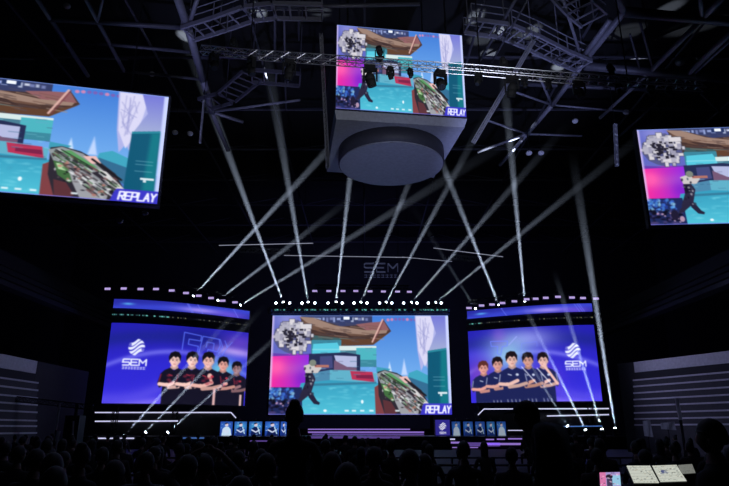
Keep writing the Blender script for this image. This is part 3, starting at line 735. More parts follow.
BP = 450000.
YF = 61.
grpC = 'row of spotlights above the main screen'
fx = [(276.2, 283.8, 289.8), (302.2, 308.4, 315), (328.2, 336, 342.3), (354, 360.4, 367), (379.5, 385.4, 391.8), (403.5, 410.4, 416.9), (428.2, 434.4, 441)]
ends = [(212, 110, 46), (279, 130, 46), (353, 150, 50), (410, 180, 50), (456, 172, 50), (515, 184, 50), (585, 182, 50)]
pw = [1.3, 1.0, 1.25, .7, .7, .6, .5]
nth = ['leftmost', 'second from left', 'third from left', 'middle', 'third from right', 'second from right', 'rightmost']
for i, (tri, e) in enumerate(zip(fx, ends)):
    for j, x in enumerate(tri):
        P = at(x, 303.6, YF); aim = at(*e) if j == 1 else P + Vector((0, -1, .05)) * 10
        hp = P + Vector((0, -.0, -.42))
        if j == 1:
            head_light(hp, aim + Vector((0, 0, -.42)), 'spotlight throwing the %s beam of the fan above the main screen' % nth[i], grpC)
            beam(P, aim, BP * pw[i], 'hazy white light beam rising above the main screen, %s of the fan' % nth[i], 'fan of beams above the main screen')
        else:
            head_light(hp, aim, 'spotlight facing the audience above the main screen, %s of the %s trio' % ('left' if j == 0 else 'right', nth[i]), grpC)
# truss under that row
tz = at(360, 303.6, YF).z - .42
a, b = at(268, 305, YF), at(450, 305, YF)
tr = MB(); tr.truss((a.x, YF + .1, tz - .28), (b.x, YF + .1, tz - .28), .5, .6, .04); tag(tr.build('lighting_truss', BLACK), 'black box truss carrying spotlights above the main screen', 'truss')
# side beams (from the top of the curved screens)
side = [((192, 297.4), (328, 150, 50), 1.1, 'left curved screen, steep beam', 58), ((216.8, 301.4), (310, 230, 50), .5, 'left curved screen, middle one of three', 59.5), ((239, 306), (440, 183, 50), .55, 'left curved screen, nearest the main screen', 60.5),
        ((476, 309.6), (430, 235, 50), .12, 'right curved screen, nearest the main screen, faint beam', 60.8), ((499.4, 306.4), (448, 178, 50), 1.25, 'right curved screen, beam leaning left', 60), ((524.9, 303), (510, 140, 47), 1.2, 'right curved screen, beam nearly upright', 59)]
for (x, y), e, pwr, lb, Y in side:
    P = at(x, y, Y - .8); head_light(P + Vector((0, 0, -.42)), at(*e) + Vector((0, 0, -.42)), 'spotlight on top of the %s' % lb, 'spotlights on top of the curved screens'); beam(P, at(*e), BP * pwr, 'hazy light beam from the top of the %s' % lb, 'beams from the top of the curved screens')
# low beams from the stage floor
low = [((98.6, 440.5), (176, 300, 50), .55, 'outermost at the left'), ((123, 437), (206, 345, 50), .3, 'second at the left'), ((144, 434), (228, 345, 50), .3, 'third at the left'), ((166, 434), (262, 350, 50), .22, 'innermost at the left'),
       ((615.4, 430.5), (585, 235, 49), .8, 'outermost at the right, beam upright'), ((602.6, 431.4), (569, 320, 50), .5, 'second at the right'), ((586.5, 432), (541, 340, 50), .5, 'third at the right'), ((568.6, 428), (528, 360, 50), .15, 'innermost at the right')]
for (x, y), e, pwr, lb in low:
    P = at(x, y, 52.5); zz = P.z
    head_light(P + Vector((0, 0, -.42)), at(*e) + Vector((0, 0, -.42)), 'spotlight at the stage front, %s' % lb, 'spotlights along the stage front', 1.)
    beam(P, at(*e), BP * pwr * 2, 'hazy light beam from the stage front, %s' % lb, 'low beams from the stage front')
P = at(97.5, 452, 45.); head_light(P + Vector((0, 0, -.42)), Vector((0, 0, 1.6)), 'spotlight low in front of the left stage wing, facing the crowd', 'spotlights along the stage front')

# rows of purple wash lights
def make_wash():
    root = empty('wash_light', (0, 0, 0), 'x', 'stage light')
    MB().box((0, .12, 0), (.62, .2, .3)).build('body', BLACK, root)
    MB().box((0, 0, 0), (.52, .03, .2)).build('lens', WASH, root)
    b = MB(); b.bar((-.34, .1, 0), (-.34, .1, .36), .03).bar((.34, .1, 0), (.34, .1, .36), .03).bar((-.34, .1, .36), (.34, .1, .36), .03); b.build('bracket', BLACK, root)
    return root
wproto = make_wash(); wu = [False]
def wash(P, label, group):
    o = wproto if not wu[0] else copy_tree(wproto); wu[0] = True
    o.location = P; o['label'] = label; o['group'] = group
L_ = [(107.6, 288.8), (123.7, 288.5), (140.5, 289), (156, 289), (171.7, 290.5), (186, 293), (198.7, 295.7), (211, 298), (222.7, 300.7), (235, 302.3)]
R_ = [(469, 308), (481.6, 305.5), (492, 304.5), (502.5, 303), (514.4, 301.3), (526.7, 299.2), (535.7, 298.7), (545.8, 297.8), (558, 296.8), (572, 297.5), (583, 298), (596, 298.6)]
C_ = [(314.7, 291), (328.8, 291), (343, 291), (355.8, 291), (370, 291.3), (383.4, 291.5), (397.6, 291.6), (409.4, 291.8)]
def row(lst, Yf, label, group, tl):
    pts = []
    for x, y in lst:
        P = at(x, y, Yf(x)); wash(P, label, group); pts.append(P + Vector((0, .12, .53)))
    mb = MB()
    for a, b in zip(pts[:-1], pts[1:]): mb.truss(a, b, .35, .5, .03)
    tag(mb.build('lighting_truss', BLACK), tl, 'truss')
row(L_, lambda x: 52.5 + 6 * max(0, (x - 101) / 143) ** 1.7, 'small purple wash light in the row above the left curved screen', 'purple wash lights above the left curved screen', 'curved black truss over the left team screen')
row(R_, lambda x: 54.8 + 4 * max(0, (602 - x) / 131) ** 1.7, 'small purple wash light in the row above the right curved screen', 'purple wash lights above the right curved screen', 'curved black truss over the right team screen')
row(C_, lambda x: 64., 'small purple wash light in the short row above the main screen spotlights', 'purple wash lights above the main screen', 'black truss of the short purple light row, above the spotlight fan')

# thin lit battens high over the stage
def batten(a, b, label, t=.05, e=1.0):
    o = MB().tube(a, b, t, 6).build('light_batten', mat('batten_glow_%d' % int(e * 100), (.7, .7, .8), .4, emit=(.45 * e, .47 * e, .62 * e), estr=1.)); tag(o, label, 'light bar')
    for f in (.1, .9):
        q = Vector(a).lerp(Vector(b), f); MB().tube(q, (q.x, q.y, 31.9), .015, 4).build('suspension_wire', BLACK, o)
batten(at(219, 245.4, 66), at(313, 243.2, 66), 'long thin lit bar high left of the dim sign', .04, .55)
batten(at(284, 255.4, 66), at(410, 257.5, 66), 'long thin lit bar just above the dim sign', .04, .45)
batten(at(402, 257, 67), at(452, 261.5, 67), 'short thin lit bar right of the dim sign', .035, .4)
batten(at(433.5, 248, 66), at(503, 256.8, 66), 'thin lit bar high right of the dim sign, sloping down rightwards', .04, .5)
mb = MB(); mb.truss(at(240, 250, 67), at(290, 252, 67), .5, .5, .04); tag(mb.build('lighting_truss', ALU), 'short faint truss between the left lit bars', 'truss')
mb = MB(); mb.truss(at(452, 257, 67), at(480, 260, 67), .5, .5, .04); tag(mb.build('lighting_truss', ALU), 'short faint truss under the right sloping bar', 'truss')

# dim SEM sign
sg = empty('hanging_sign', at(381, 272, 66), 'dim outlined letter sign hanging above the stage centre', 'sign')
SGM = mat('sign_letters', (.3, .32, .4), .5, emit=(.022, .025, .055), estr=1.)
def gl(ch, x, z, w, h, t, par):
    mb = MB()
    for st in GLYPH[ch]:
        for (a, b), (c, d) in zip(st[:-1], st[1:]): mb.bar((x + a * w, 0, z - b * h), (x + c * w, 0, z - d * h), .08, t)
    mb.build('letter', SGM, par)
gl('S', -1.9, 1.0, 1.1, 1.0, .16, sg); gl('E', -.5, 1.0, 1.0, 1.0, .16, sg); gl('M', .8, 1.0, 1.1, 1.0, .16, sg)
mb = MB(); r = random.Random(2)
for k in range(8):
    x = -1.9 + k * .48; mb.box((x + .18, 0, -.35), (.34, .05, .06)).box((x + .18, 0, -.62), (.34, .05, .06)).box((x + .1 + r.uniform(0, .16), 0, -.48), (.06, .05, .36))
mb.build('lower_line_lettering', SGM, sg)
MB().box((0, .1, 1.15), (4.4, .06, .06)).build('hanging_rail', BLACK, sg)
for q in (-2, 2): MB().tube((q, .12, 1.2), (q, .12, 31.9 - sg.location.z), .02, 4).build('suspension_wire', BLACK, sg)

# front lighting truss in front of the cube, with hanging moving heads
YT = 24.
pts = [at(202, 50, YT + 1.2), at(250, 54.5, YT + .8), at(330, 60, YT + .4), at(480, 70.5, YT), at(560, 77.5, YT - .3), at(628, 82, YT - .6), at(705, 86, YT - 1)]
mb = MB()
for a, b in zip(pts[:-1], pts[1:]): mb.truss(a, b, .34, .4, .025)
ft = mb.build('lighting_truss', ALU); tag(ft, 'long silver box truss crossing in front of the hanging video cube', 'truss')
for p in (pts[1], pts[3], pts[5]): MB().tube(p, (p.x, p.y, 31.9), .03, 5).build('hoist_cable', BLACK, ft)
def on_truss(x):
    for a, b, (xa, xb) in zip(pts[:-1], pts[1:], [(202, 250), (250, 330), (330, 480), (480, 560), (560, 628), (628, 705)]):
        if xa <= x <= xb: return a.lerp(b, (x - xa) / (xb - xa))
DOFF = mat('unlit_lens', (.05, .06, .1), .1)
def make_dark_head():
    root = empty('moving_head_light', (0, 0, 0), 'x', 'stage light')
    MB().box((0, 0, .09), (.4, .3, .2)).build('base', MATTE, root)
    y = MB(); y.box((-.25, 0, .4), (.06, .2, .5)).box((.25, 0, .4), (.06, .2, .5)).box((0, 0, .2), (.54, .22, .06)); y.build('yoke', MATTE, root)
    h = MB(); h.sphere((0, 0, -.05), (.2, .2, .24), 14, 8).tube((0, 0, .0), (0, 0, .3), .2, 16, .17); hd_ = h.build('head', MATTE, root, True); hd_.location = (0, 0, .6)
    MB().tube((0, 0, .3), (0, 0, .31), .15, 16).build('lens', DOFF, hd_)
    return root
dproto = make_dark_head()
items = [(215, 1, 1.), (233, -1, .8), (252, 1, 1.1), (290, 1, 1.2), (292.2, 1, .7), (371, 1, 1.25), (380.5, -1, .85), (391, 1, .7), (411, 1, .55), (440.5, 1, 1.15), (478, 1, .7), (505, -1, .75), (511, 1, 1.2), (524, 1, .6), (548, 1, .6), (578, 1, 1.0), (613, -1, .8), (618, 1, .6), (650, 1, .6), (668, 1, .5)]
place = {215: 'near the left end of the front truss', 233: 'standing on the front truss left end', 252: 'below the bright left stretch of the front truss', 290: 'large, left of the cube under the front truss', 292.2: 'small, tucked beside the large one left of the cube',
         371: 'large, hanging over the left half of the cube screen', 380.5: 'standing on the truss in front of the cube screen', 391: 'small, in front of the middle of the cube screen', 411: 'smallest, in front of the cube screen centre', 440.5: 'large, hanging over the right half of the cube screen',
         478: 'small, just right of the cube', 505: 'standing on the truss right of the cube', 511: 'large, hanging right of the cube', 524: 'small, beside the large one right of the cube', 548: 'small, below the curved catwalk', 578: 'hanging where the bright roof chord meets the truss',
         613: 'standing on the truss near its right end', 618: 'small, under the upright one near the right end', 650: 'small, far right on the dark stretch of truss', 668: 'smallest, at the far right end of the truss'}
first = True
for x, s, sc in items:
    o = dproto if first else copy_tree(dproto); first = False
    p = on_truss(x); o.location = p + Vector((0, 0, -.17 * s)); o.rotation_euler = (math.pi if s > 0 else 0, 0, rnd.uniform(-1, 1)); o.scale = (sc * .95,) * 3
    o['label'] = 'black moving light, ' + place[x]; o['group'] = 'dark moving lights on the front truss'
    hd_ = [c for c in o.children if c.name.startswith('head')][0]; hd_.rotation_euler = (rnd.uniform(-.5, .5), rnd.uniform(-.3, .3), 0)

# hanging line-like silver strips
def hang_strip(label, x0, y0, x1, y1, Y0, Y1, w, m=ALU):
    a, b = at(x0, y0, Y0), at(x1, y1, Y1); o = empty('hanging_cable_ladder', b, label, 'cable ladder')
    t = MB(); t.truss(Vector((0, 0, 0)), a - b, w, w, .03); t.build('ladder_truss', m, o)
    MB().tube(a - b, (a - b) + Vector((0, 0, 31.95 - a.z)), .015, 4).build('suspension_wire', BLACK, o)
hang_strip('tall silver cable ladder hanging beside the left face of the cube', 321, 34, 328, 168, 29, 29.5, .16)
hang_strip('silver cable ladder hanging left of the right screen', 615, 124, 617, 166, 34, 34.3, .16)
hang_strip('thin silver cable ladder hanging right of the left screen', 204, 100, 200, 143, 34, 34, .08)
hang_strip('thin silver cable ladder slanting up right of the cube', 534, 40, 473, 143, 30, 33, .16)

# high-bay lamps
def bay(x, y, Y, label, r=.3):
    Y = 34 if y < 10 else Y; p = at(x, y, Y); o = empty('high_bay_lamp', p, label, 'lamp', 'unlit round lamps under the roof')
    MB().sphere((0, 0, 0), (r, r, r * .8), 14, 8).build('lamp_shade', PALE, o, True); MB().tube((0, 0, r * .7), (0, 0, 31.95 - p.z), .02, 4).build('drop_rod', BLACK, o)
for x, y, lb in ((67, 6, 'top left between two thin diagonals'), (152, 74, 'above the left screen right end'), (175, 132.5, 'left one of the pair beside the left screen'), (190, 133.5, 'right one of the pair beside the left screen'), (529, 153, 'left one of the pair right of the cube'),
                 (541, 153, 'right one of the pair right of the cube'), (575, 121, 'above the pair right of the cube'), (655, 38, 'small bright one at the top right'), (680, 62, 'large one at the top right'), (145, 213, 'below the left screen'), (120, 221, 'further below the left screen'), (626, 112, 'tiny one above the right screen')):
    bay(x, y, 42, 'unlit round roof lamp, ' + lb, .38 if x == 680 else .24)

# ================================================================== PEOPLE
def skin_mesh(name, verts, edges, m, sub=1):
    me = bpy.data.meshes.new(name); me.from_pydata([v[:3] for v in verts], edges, [])
    o = bpy.data.objects.new(name, me); C.objects.link(o)
    mod = o.modifiers.new('s', 'SKIN'); mod.use_smooth_shade = True
    sk = me.skin_vertices[0].data
    for i, v in enumerate(verts):
        r = v[3]; sk[i].radius = r if isinstance(r, tuple) else (r, r); sk[i].use_root = (i == 0)
    sb = o.modifiers.new('d', 'SUBSURF'); sb.levels = sub; sb.render_levels = sub
    dg = bpy.context.evaluated_depsgraph_get(); out = bpy.data.meshes.new_from_object(o.evaluated_get(dg))
    bpy.data.objects.remove(o); out.name = name; return out
def head_geo(c, yaw=0.):
    mb = MB(); u, v = 20, 14; R = Matrix.Rotation(yaw, 3, 'Z'); vs = []; fs = []
    for i in range(v + 1):
        ph = math.pi * i / v
        for k in range(u):
            t = 2 * math.pi * k / u; x, y, z = math.sin(ph) * math.cos(t), math.sin(ph) * math.sin(t), math.cos(ph)
            X, Y, Z = x * .074, y * .094, z * .118
            if z < 0: X *= 1 + .28 * z; Y *= 1 + .12 * z * (1 if y > 0 else 2)
            if y > .8 and abs(x) < .35: Y += .022 * math.exp(-((z + .12) / .16) ** 2) * math.exp(-(x / .15) ** 2); Y -= .006 * math.exp(-((z - .12) / .1) ** 2)
            if y > .7 and abs(x) < .3: Y += .006 * math.exp(-((z + .5) / .1) ** 2)
            vs.append(Vector(c) + R @ Vector((X, Y, Z)))
    for i in range(v):
        for k in range(u): fs.append((i * u + k, (i + 1) * u + k, (i + 1) * u + (k + 1) % u, i * u + (k + 1) % u))
    mb.add(vs, fs)
    for s in (-1, 1): mb.sphere(Vector(c) + R @ Vector((s * .076, -.005, -.01)), (.012, .022, .032), 8, 6)
    return mb
def hair_geo(c, yaw=0., long=False, bun=False):
    mb = MB(); R = Matrix.Rotation(yaw, 3, 'Z'); u, v = 20, 12; vs = []; fs = []
    for i in range(v + 1):
        ph = math.pi * .5 * (1.28 if not long else 1.25) * i / v
        for k in range(u):
            t = 2 * math.pi * k / u; x, y, z = math.sin(ph) * math.cos(t), math.sin(ph) * math.sin(t), math.cos(ph)
            lim = .25 if y > .25 else -.8
            z = max(z, lim); w = 1 + .03 * math.sin(7 * t)
            X, Y, Z = x * .088 * w, (y * .104 - .008) * w, z * .128 + .012
            if long and y < .2 and i > v * .7: Z -= .16 * (i / v - .7) / .3
            vs.append(Vector(c) + R @ Vector((X, Y, Z)))
    for i in range(v):
        for k in range(u): fs.append((i * u + k, (i + 1) * u + k, (i + 1) * u + (k + 1) % u, i * u + (k + 1) % u))
    mb.add(vs, fs)
    if bun: mb.sphere(Vector(c) + R @ Vector((0, -.07, .12)), (.05, .05, .045), 12, 8)
    return mb
def add_hand(V, E, wi, palm_dir, side_dir, curl=.4):
    """five finger chains from a palm rooted at wrist index wi"""
    w = Vector(V[wi][:3]); d = Vector(palm_dir).normalized(); s = Vector(side_dir).normalized(); n = d.cross(s)
    p = w + d * .05; V.append((*p, (.034, .02))); pi = len(V) - 1; E.append((wi, pi))
    for k, (o, L) in enumerate(((-.030, .060), (-.010, .074), (.010, .070), (.028, .055))):
        a = w + d * .092 + s * o; b = a + (d * (1 - curl * .4) + n * curl * .5) * L * .5; c = b + (d * (1 - curl) + n * curl) * L * .5
        V.append((*a, .0105)); V.append((*b, .009)); V.append((*c, .0075)); i = len(V); E.extend([(pi, i - 3), (i - 3, i - 2), (i - 2, i - 1)])
    a = w + d * .035 - s * .035; b = a + (d * .6 - s * .8) * .035; c = b + (d * .9 - s * .3) * .028
    V.append((*a, .013)); V.append((*b, .0105)); V.append((*c, .009)); i = len(V); E.extend([(pi, i - 3), (i - 3, i - 2), (i - 2, i - 1)])
def body(name, seated=True, arms='lap', cloth=CLOTH[0], hair='short', yaw=0., lean=0., bulk=1., root_lbl='x', cap=False, hunch=0.):
    """person facing +Y with the feet (or the seat's floor) at z = 0"""
    z0 = .52 if seated else .95
    V = [(0, 0, z0, (.15 * bulk, .12 * bulk))]; E = []
    def a(p, r, par): V.append((*p, r)); E.append((par, len(V) - 1)); return len(V) - 1
    w1 = a((0, lean * .3, z0 + .2), (.135 * bulk, .10 * bulk), 0); c1 = a((0, lean * .7, z0 + .38), (.16 * bulk, .115 * bulk), w1); n0 = a((0, lean, z0 + .50 - hunch * .3), (.085 + hunch, .075 + hunch), c1)
    n1 = a((0, lean + .01 + hunch, z0 + .57 - hunch), .062 + hunch * .3, n0); hz = z0 + .705 - hunch; a((0, lean + .015 + hunch, z0 + .63 - hunch), .058, n1)
    for s in (-1, 1):
        sh = a((s * .185 * bulk, lean - hunch, z0 + .455 + hunch * .4), .062 * bulk, c1)
        mode = arms if isinstance(arms, str) else arms[0 if s < 0 else 1]
        if mode == 'lap': el = (s * .25, lean + .06, z0 + .18); wr = (s * .12, lean + .28, z0 + .14); pd = (-.3 * s, .9, -.1)
        elif mode == 'side': el = (s * .27, lean - .02, z0 + .16); wr = (s * .27, lean + .08, z0 - .09); pd = (0, .1, -1)
        elif mode == 'up': el = (s * .33, lean + .12, z0 + .58); wr = (s * .2, lean + .16, z0 + .82); pd = (-.3 * s, .05, 1)
        elif mode == 'heart': el = (s * .36, lean + .08, z0 + .62); wr = (s * .12, lean + .1, z0 + .86); pd = (-.9 * s, .05, .3)
        else: el = (s * .24, lean + .2, z0 + .25); wr = (s * .12, lean + .36, z0 + .42); pd = (-.2 * s, .5, .8)
        e = a(el, .045, sh); w = a(wr, .028, e); add_hand(V, E, w, pd, (s, 0, 0) if mode != 'heart' else (0, 0, 1), .5)
        hp = a((s * .1, 0, z0 - .03), (.095, .095), 0)
        if seated: kn = a((s * .13, .44, z0 - .02), .065, hp); an = a((s * .13, .46, .1), .042, kn)
        else: kn = a((s * .11, .02, .5), .066, hp); an = a((s * .12, -.02, .1), .045, kn)
        a((s * .13, (.46 if seated else -.02) + .16, .045), .04, an)
    me = skin_mesh(name + '_body', V, E, cloth); hc = (0, lean + .02 + hunch, hz)
    hb = head_geo(hc, yaw)
    # merge body and head, skin colour on head, hands and neck
    n = len(me.vertices); vs = [tuple(v.co) for v in me.vertices]; fs = [tuple(p.vertices) for p in me.polygons]
    wrists = [Vector(v[:3]) for v in V if isinstance(v[3], float) and abs(v[3] - .028) < 1e-6]
    mi = []
    for p in me.polygons:
        c = p.center; sk = c.z > z0 + .55 - hunch * .6 and abs(c.x) < .07 and abs(c.y - lean - hunch) < .08 or any((c - w).length < .05 or (c - w).length < .19 and abs(c.z - w.z) < .2 and (c - w).length > 0 and _hand(c, w, wrists) for w in wrists)
        mi.append(1 if sk else 0)
    out = bpy.data.meshes.new(name); out.from_pydata(vs + hb.v, [], fs + [tuple(i + n for i in f) for f in hb.f])
    out.materials.append(cloth); out.materials.append(SKIN)
    out.polygons.foreach_set('material_index', mi + [1] * len(hb.f)); out.polygons.foreach_set('use_smooth', [True] * len(out.polygons)); out.update()
    o = bpy.data.objects.new('person', out); C.objects.link(o)
    if hair: hh = hair_geo(hc, yaw, hair == 'long', hair == 'bun').build('hair', HAIR, o, True)
    if cap:
        R = Matrix.Rotation(yaw, 3, 'Z'); cm = MB(); cc = Vector(hc)
        cm.sphere(cc + Vector((0, 0, .035)), (.094, .112, .10), 18, 10, .0); bp = [cc + R @ Vector((x, y, z)) for x, y, z in ((-.075, .07, .045), (-.06, .15, .03), (-.02, .185, .022), (.02, .185, .022), (.06, .15, .03), (.075, .07, .045))]
        cm.add(bp + [q + Vector((0, 0, .008)) for q in bp], [(0, 1, 2, 3, 4, 5), (11, 10, 9, 8, 7, 6)] + [(i, (i + 1) % 6, 6 + (i + 1) % 6, 6 + i) for i in range(6)]); cm.build('cap', CLOTH[0], o, True)
    o['category'] = 'person'; o['label'] = root_lbl
    return o
def _hand(c, w, ws): return min((c - q).length for q in ws) == (c - w).length and (c - w).length < .17 and abs(c.x - w.x) < .12 and c.z > w.z - .16 and (abs(c.z - w.z) > .03 or c.y > w.y)
CROWD_LBL = 'dark spectator seen from behind, seated in the unlit floor crowd'
CG = 'spectators seated on the arena floor'
V1 = body('spectator_a', True, 'lap', CLOTH[0], 'short', .1, 0)
V2 = body('spectator_b', True, 'lap', CLOTH[1], 'long', -.2, .03, .92)
V3 = body('spectator_c', True, 'lap', CLOTH[2], 'short', -.4, .06, 1.08)
V4 = body('spectator_d', True, 'lap', CLOTH[3], 'bun', .3, 0, .9)
V5 = body('spectator_e', True, ('phone', 'lap'), GREYC, 'short', .0, 0, 1.05)
used = set()
def put(v, loc, rz, label, group=None, sc=1.):
    o = v if v.name not in used else copy_tree(v)
    used.add(v.name); used.add(o.name)
    o.location = loc; o.rotation_euler = (0, 0, rz); o['label'] = label; o.scale = (sc,) * 3
    if group: o['group'] = group
    elif 'group' in o: del o['group']
    return o
BN = []
rows = [4.3, 5.4, 6.9, 8.8, 11.2, 14., 17.5, 22., 27.5]
cnt = 0
keep_clear = [(.5 * 1, 5.9)]
special_x = {4.3: [(-9, -9)], }
for D in rows:
    hwid = .62 * D + .6; stp = .62 if D < 12 else (.66 if D < 20 else .8 if D < 30 else 1.05)
    n = int(2 * hwid / stp); bseg = []
    for i in range(n + 1):
        x = -hwid + i * stp + rnd.uniform(-.07, .07)
        if D < 7.5 and x > (.10 * D if D < 5 else .17 * D) : continue      # technical desk and its crew stand here
        if rnd.random() < .14: continue
        pxx = CX + x / (D * .955) * F
        if 392 < pxx < 525 and (D > 15 or D > 12 and rnd.random() < .4): continue
        if D > 25 and pxx > 300 and rnd.random() < .5: continue
        if -1.4 < x < -.35 and D == 6.9: continue
        if D in (4.3, 5.4) and (-1.5 < x < -.85): continue
        v = rnd.choice((V1, V1, V2, V3, V3, V4) if D > 5 else (V1, V2, V3)); v = V5 if (rnd.random() < .05) else v
        grey = v is V5
        put(v, (x, D, 0), rnd.uniform(-.25, .25), CROWD_LBL if not grey else 'spectator in a grey shirt with one hand raised to the chest, amid the floor crowd', CG if not grey else 'spectators in grey shirts among the floor crowd', rnd.uniform(.95, 1.06)); cnt += 1
        bseg.append(x)
    if bseg:
        x0, x1 = min(bseg) - .4, max(bseg) + .4
        mb = MB(); mb.box(((x0 + x1) / 2, D - .02, .405), (x1 - x0, .4, .06))
        lg = []
        k = x0 + .2
        while k < x1: lg.append(k); k += 1.8
        BN.append((mb, lg, D))
print('CROWD', cnt)
for i, (mb, lg, D) in enumerate(BN):
    o = mb.build('bench', MATTE); tag(o, 'long dark bench under a row of the floor crowd', 'bench', 'benches under the crowd'); 
    for k in lg: MB().box((k, D - .02, .19), (.05, .34, .37)).build('leg', BLACK, o)
for v in (V1, V2, V3, V4, V5):
    if v.name not in used:
        for c in list(v.children): bpy.data.objects.remove(c)
        bpy.data.objects.remove(v)

# people who stand out
P = at(545, 430, 5.6)
cw_ = body('crew', False, ('side', 'side'), CLOTH[0], 'short', .15, .12, 1.62, 'large dark standing person in a cap, turned left, in front of the right screen', True, .095)
put(cw_, (P.x + .10, 5.6, 0), 1.1, 'large dark standing person in a cap, turned left, in front of the right screen', None, 1.09)
st = body('standing', False, ('lap', 'side'), CLOTH[0], 'bun', 0, 0, 1.0, 'x')
P = at(294, 430, 6.0); put(st, (P.x, 6.0, 0), .1, 'dark standing spectator with tied-up hair in front of the main screen lower left corner', None, 1.03)
st2 = body('standing', False, 'side', CLOTH[1], 'short', .4, 0, 1.0, 'x')
P = at(712, 430, 4.2); put(st2, (P.x, 4.2, 0), .5, 'dark bulky person standing at the right frame edge beside the lit desk screens', None, .93)
h1 = body('arms_up', True, 'heart', GREYC, 'short', 0, 0, 1., 'x')
P = at(207, 430, 6.2); put(h1, (P.x, 6.2, 0), 0, 'seated spectator raising both arms into a ring overhead, left of centre', None, 1.)
h2 = body('arm_up', True, ('lap', 'up'), CLOTH[1], 'short', 0, 0, 1., 'x')
P = at(262, 430, 8.); put(h2, (P.x, 8., 0), .1, 'seated spectator with the right arm raised, just left of the standing one', None, 1.)
h3 = body('arm_up', True, ('up', 'lap'), CLOTH[1], 'long', 0, 0, 1., 'x')
P = at(160, 430, 9.6); put(h3, (P.x, 9.6, 0), .1, 'seated spectator with the left arm raised, below the left curved screen', None, 1.)
# players and hosts on stage
DKJ = mat('blue_jersey', (.02, .03, .12), .8); BKJ = mat('black_jersey', (.02, .015, .02), .8)
plL = body('player', True, 'lap', BKJ, 'short', 0, .08, 1., 'x'); plR = body('player', True, 'lap', DKJ, 'short', 0, .08, 1., 'x')
def desk(label, xs, Y, seeds, group, logo=None, side='left'):
    x0, x1 = at(xs[0], 420, Y).x, at(xs[-1], 420, Y).x
    zt, zb_ = at(300, 420.4, Y).z, 1.0
    root = empty('player_desk', ((x0 + x1) / 2, Y, zb_), label, 'desk')
    cx = (x0 + x1) / 2; h = zt - zb_
    MB().box((0, .45, h - .03), (x1 - x0 + .1, .9, .06)).build('desk_top', BLACK, root)
    MB().box((0, .1, h / 2 - .04), (x1 - x0, .08, h - .1)).build('front_panel', BLACK, root)
    return root, cx, h
gapsL = [(220, 232.3), (234.3, 246.5), (249, 261.8), (265, 279), (280.5, 286.5)]
YD = 56.
r0, cx0, h0 = desk('long player desk on the left of the stage, five blue lit portrait panels', [220, 287], YD, 1, None)
for k, (a, b) in enumerate(gapsL):
    xa, xb = at(a, 430, YD).x, at(b, 430, YD).x
    flat_screen('portrait_display', desk_pic(20 + k), r0, xb - xa, h0 - .12, .0, .02, 1.0, (xa + xb) / 2 - cx0)
gapsR = [(452, 460.5), (463.5, 473), (475.5, 485), (487, 495), (497, 506)]
r1, cx1, h1_ = desk('long player desk on the right of the stage, dim blue portrait panels', [451.5, 506.5], YD, 1, None)
for k, (a, b) in enumerate(gapsR):
    xa, xb = at(a, 430, YD).x, at(b, 430, YD).x
    flat_screen('portrait_display', desk_pic(40 + k) * .8, r1, xb - xa, h1_ - .12, .0, .02, .75, (xa + xb) / 2 - cx1)
xa, xb = at(435.5, 430, 54.5).x, at(450, 430, 54.5).x; zt_ = at(300, 419.5, 54.5).z
lg = empty('lectern', ((xa + xb) / 2, 54.5, 1.0), 'purple host lectern with the round white emblem, left of the right player desk', 'lectern')
flat_screen('emblem_display', desk_pic(1, True), lg, xb - xa, zt_ - 1.08, 0, .05, .8); MB().box((0, .3, (zt_ - 1) / 2), (xb - xa + .06, .55, zt_ - 1.)).build('cabinet', BLACK, lg)
PG = ['leftmost', 'second from left', 'middle', 'second from right', 'rightmost']
def stage_chair(x, y, z, label, group, src=[None]):
    if src[0] is None:
        o = empty('gaming_chair', (x, y, z), label, 'chair', group)
        MB().box((0, 0, .44), (.48, .48, .08)).build('seat', BLACK, o); MB().box((0, .27, .85), (.48, .08, .85)).build('backrest', BLACK, o)
        MB().tube((0, 0, .05), (0, 0, .4), .04).build('column', BLACK, o); f = MB()
        for k in range(5): f.bar((0, 0, .05), (.3 * math.cos(k * 1.2566), .3 * math.sin(k * 1.2566), .04), .05)
        f.build('star_base', BLACK, o); src[0] = o
    else:
        o = copy_tree(src[0]); o.location = (x, y, z); o['label'] = label; o['group'] = group
for k, (x, y) in enumerate(((227, 0), (240, 0), (256, 0), (270, 0), (283, 0))):
    p = at(x, 425, YD + 1.2); put(plL, (p.x, YD + 1.2, 1.0), math.pi, 'player in black seated behind the left stage desk, ' + PG[k], 'players at the left stage desk', 1.12)
    stage_chair(p.x, YD + 1.2, 1.0, 'black chair behind the left stage desk, ' + PG[k], 'chairs behind the stage desks')
for k, x in enumerate((456, 468, 480, 491, 501)):
    p = at(x, 425, YD + 1.2); put(plR, (p.x, YD + 1.2, 1.0), math.pi, 'player in dark blue seated behind the right stage desk, ' + PG[k], 'players at the right stage desk', 1.12)
    stage_chair(p.x, YD + 1.2, 1.0, 'black chair behind the right stage desk, ' + PG[k], 'chairs behind the stage desks')

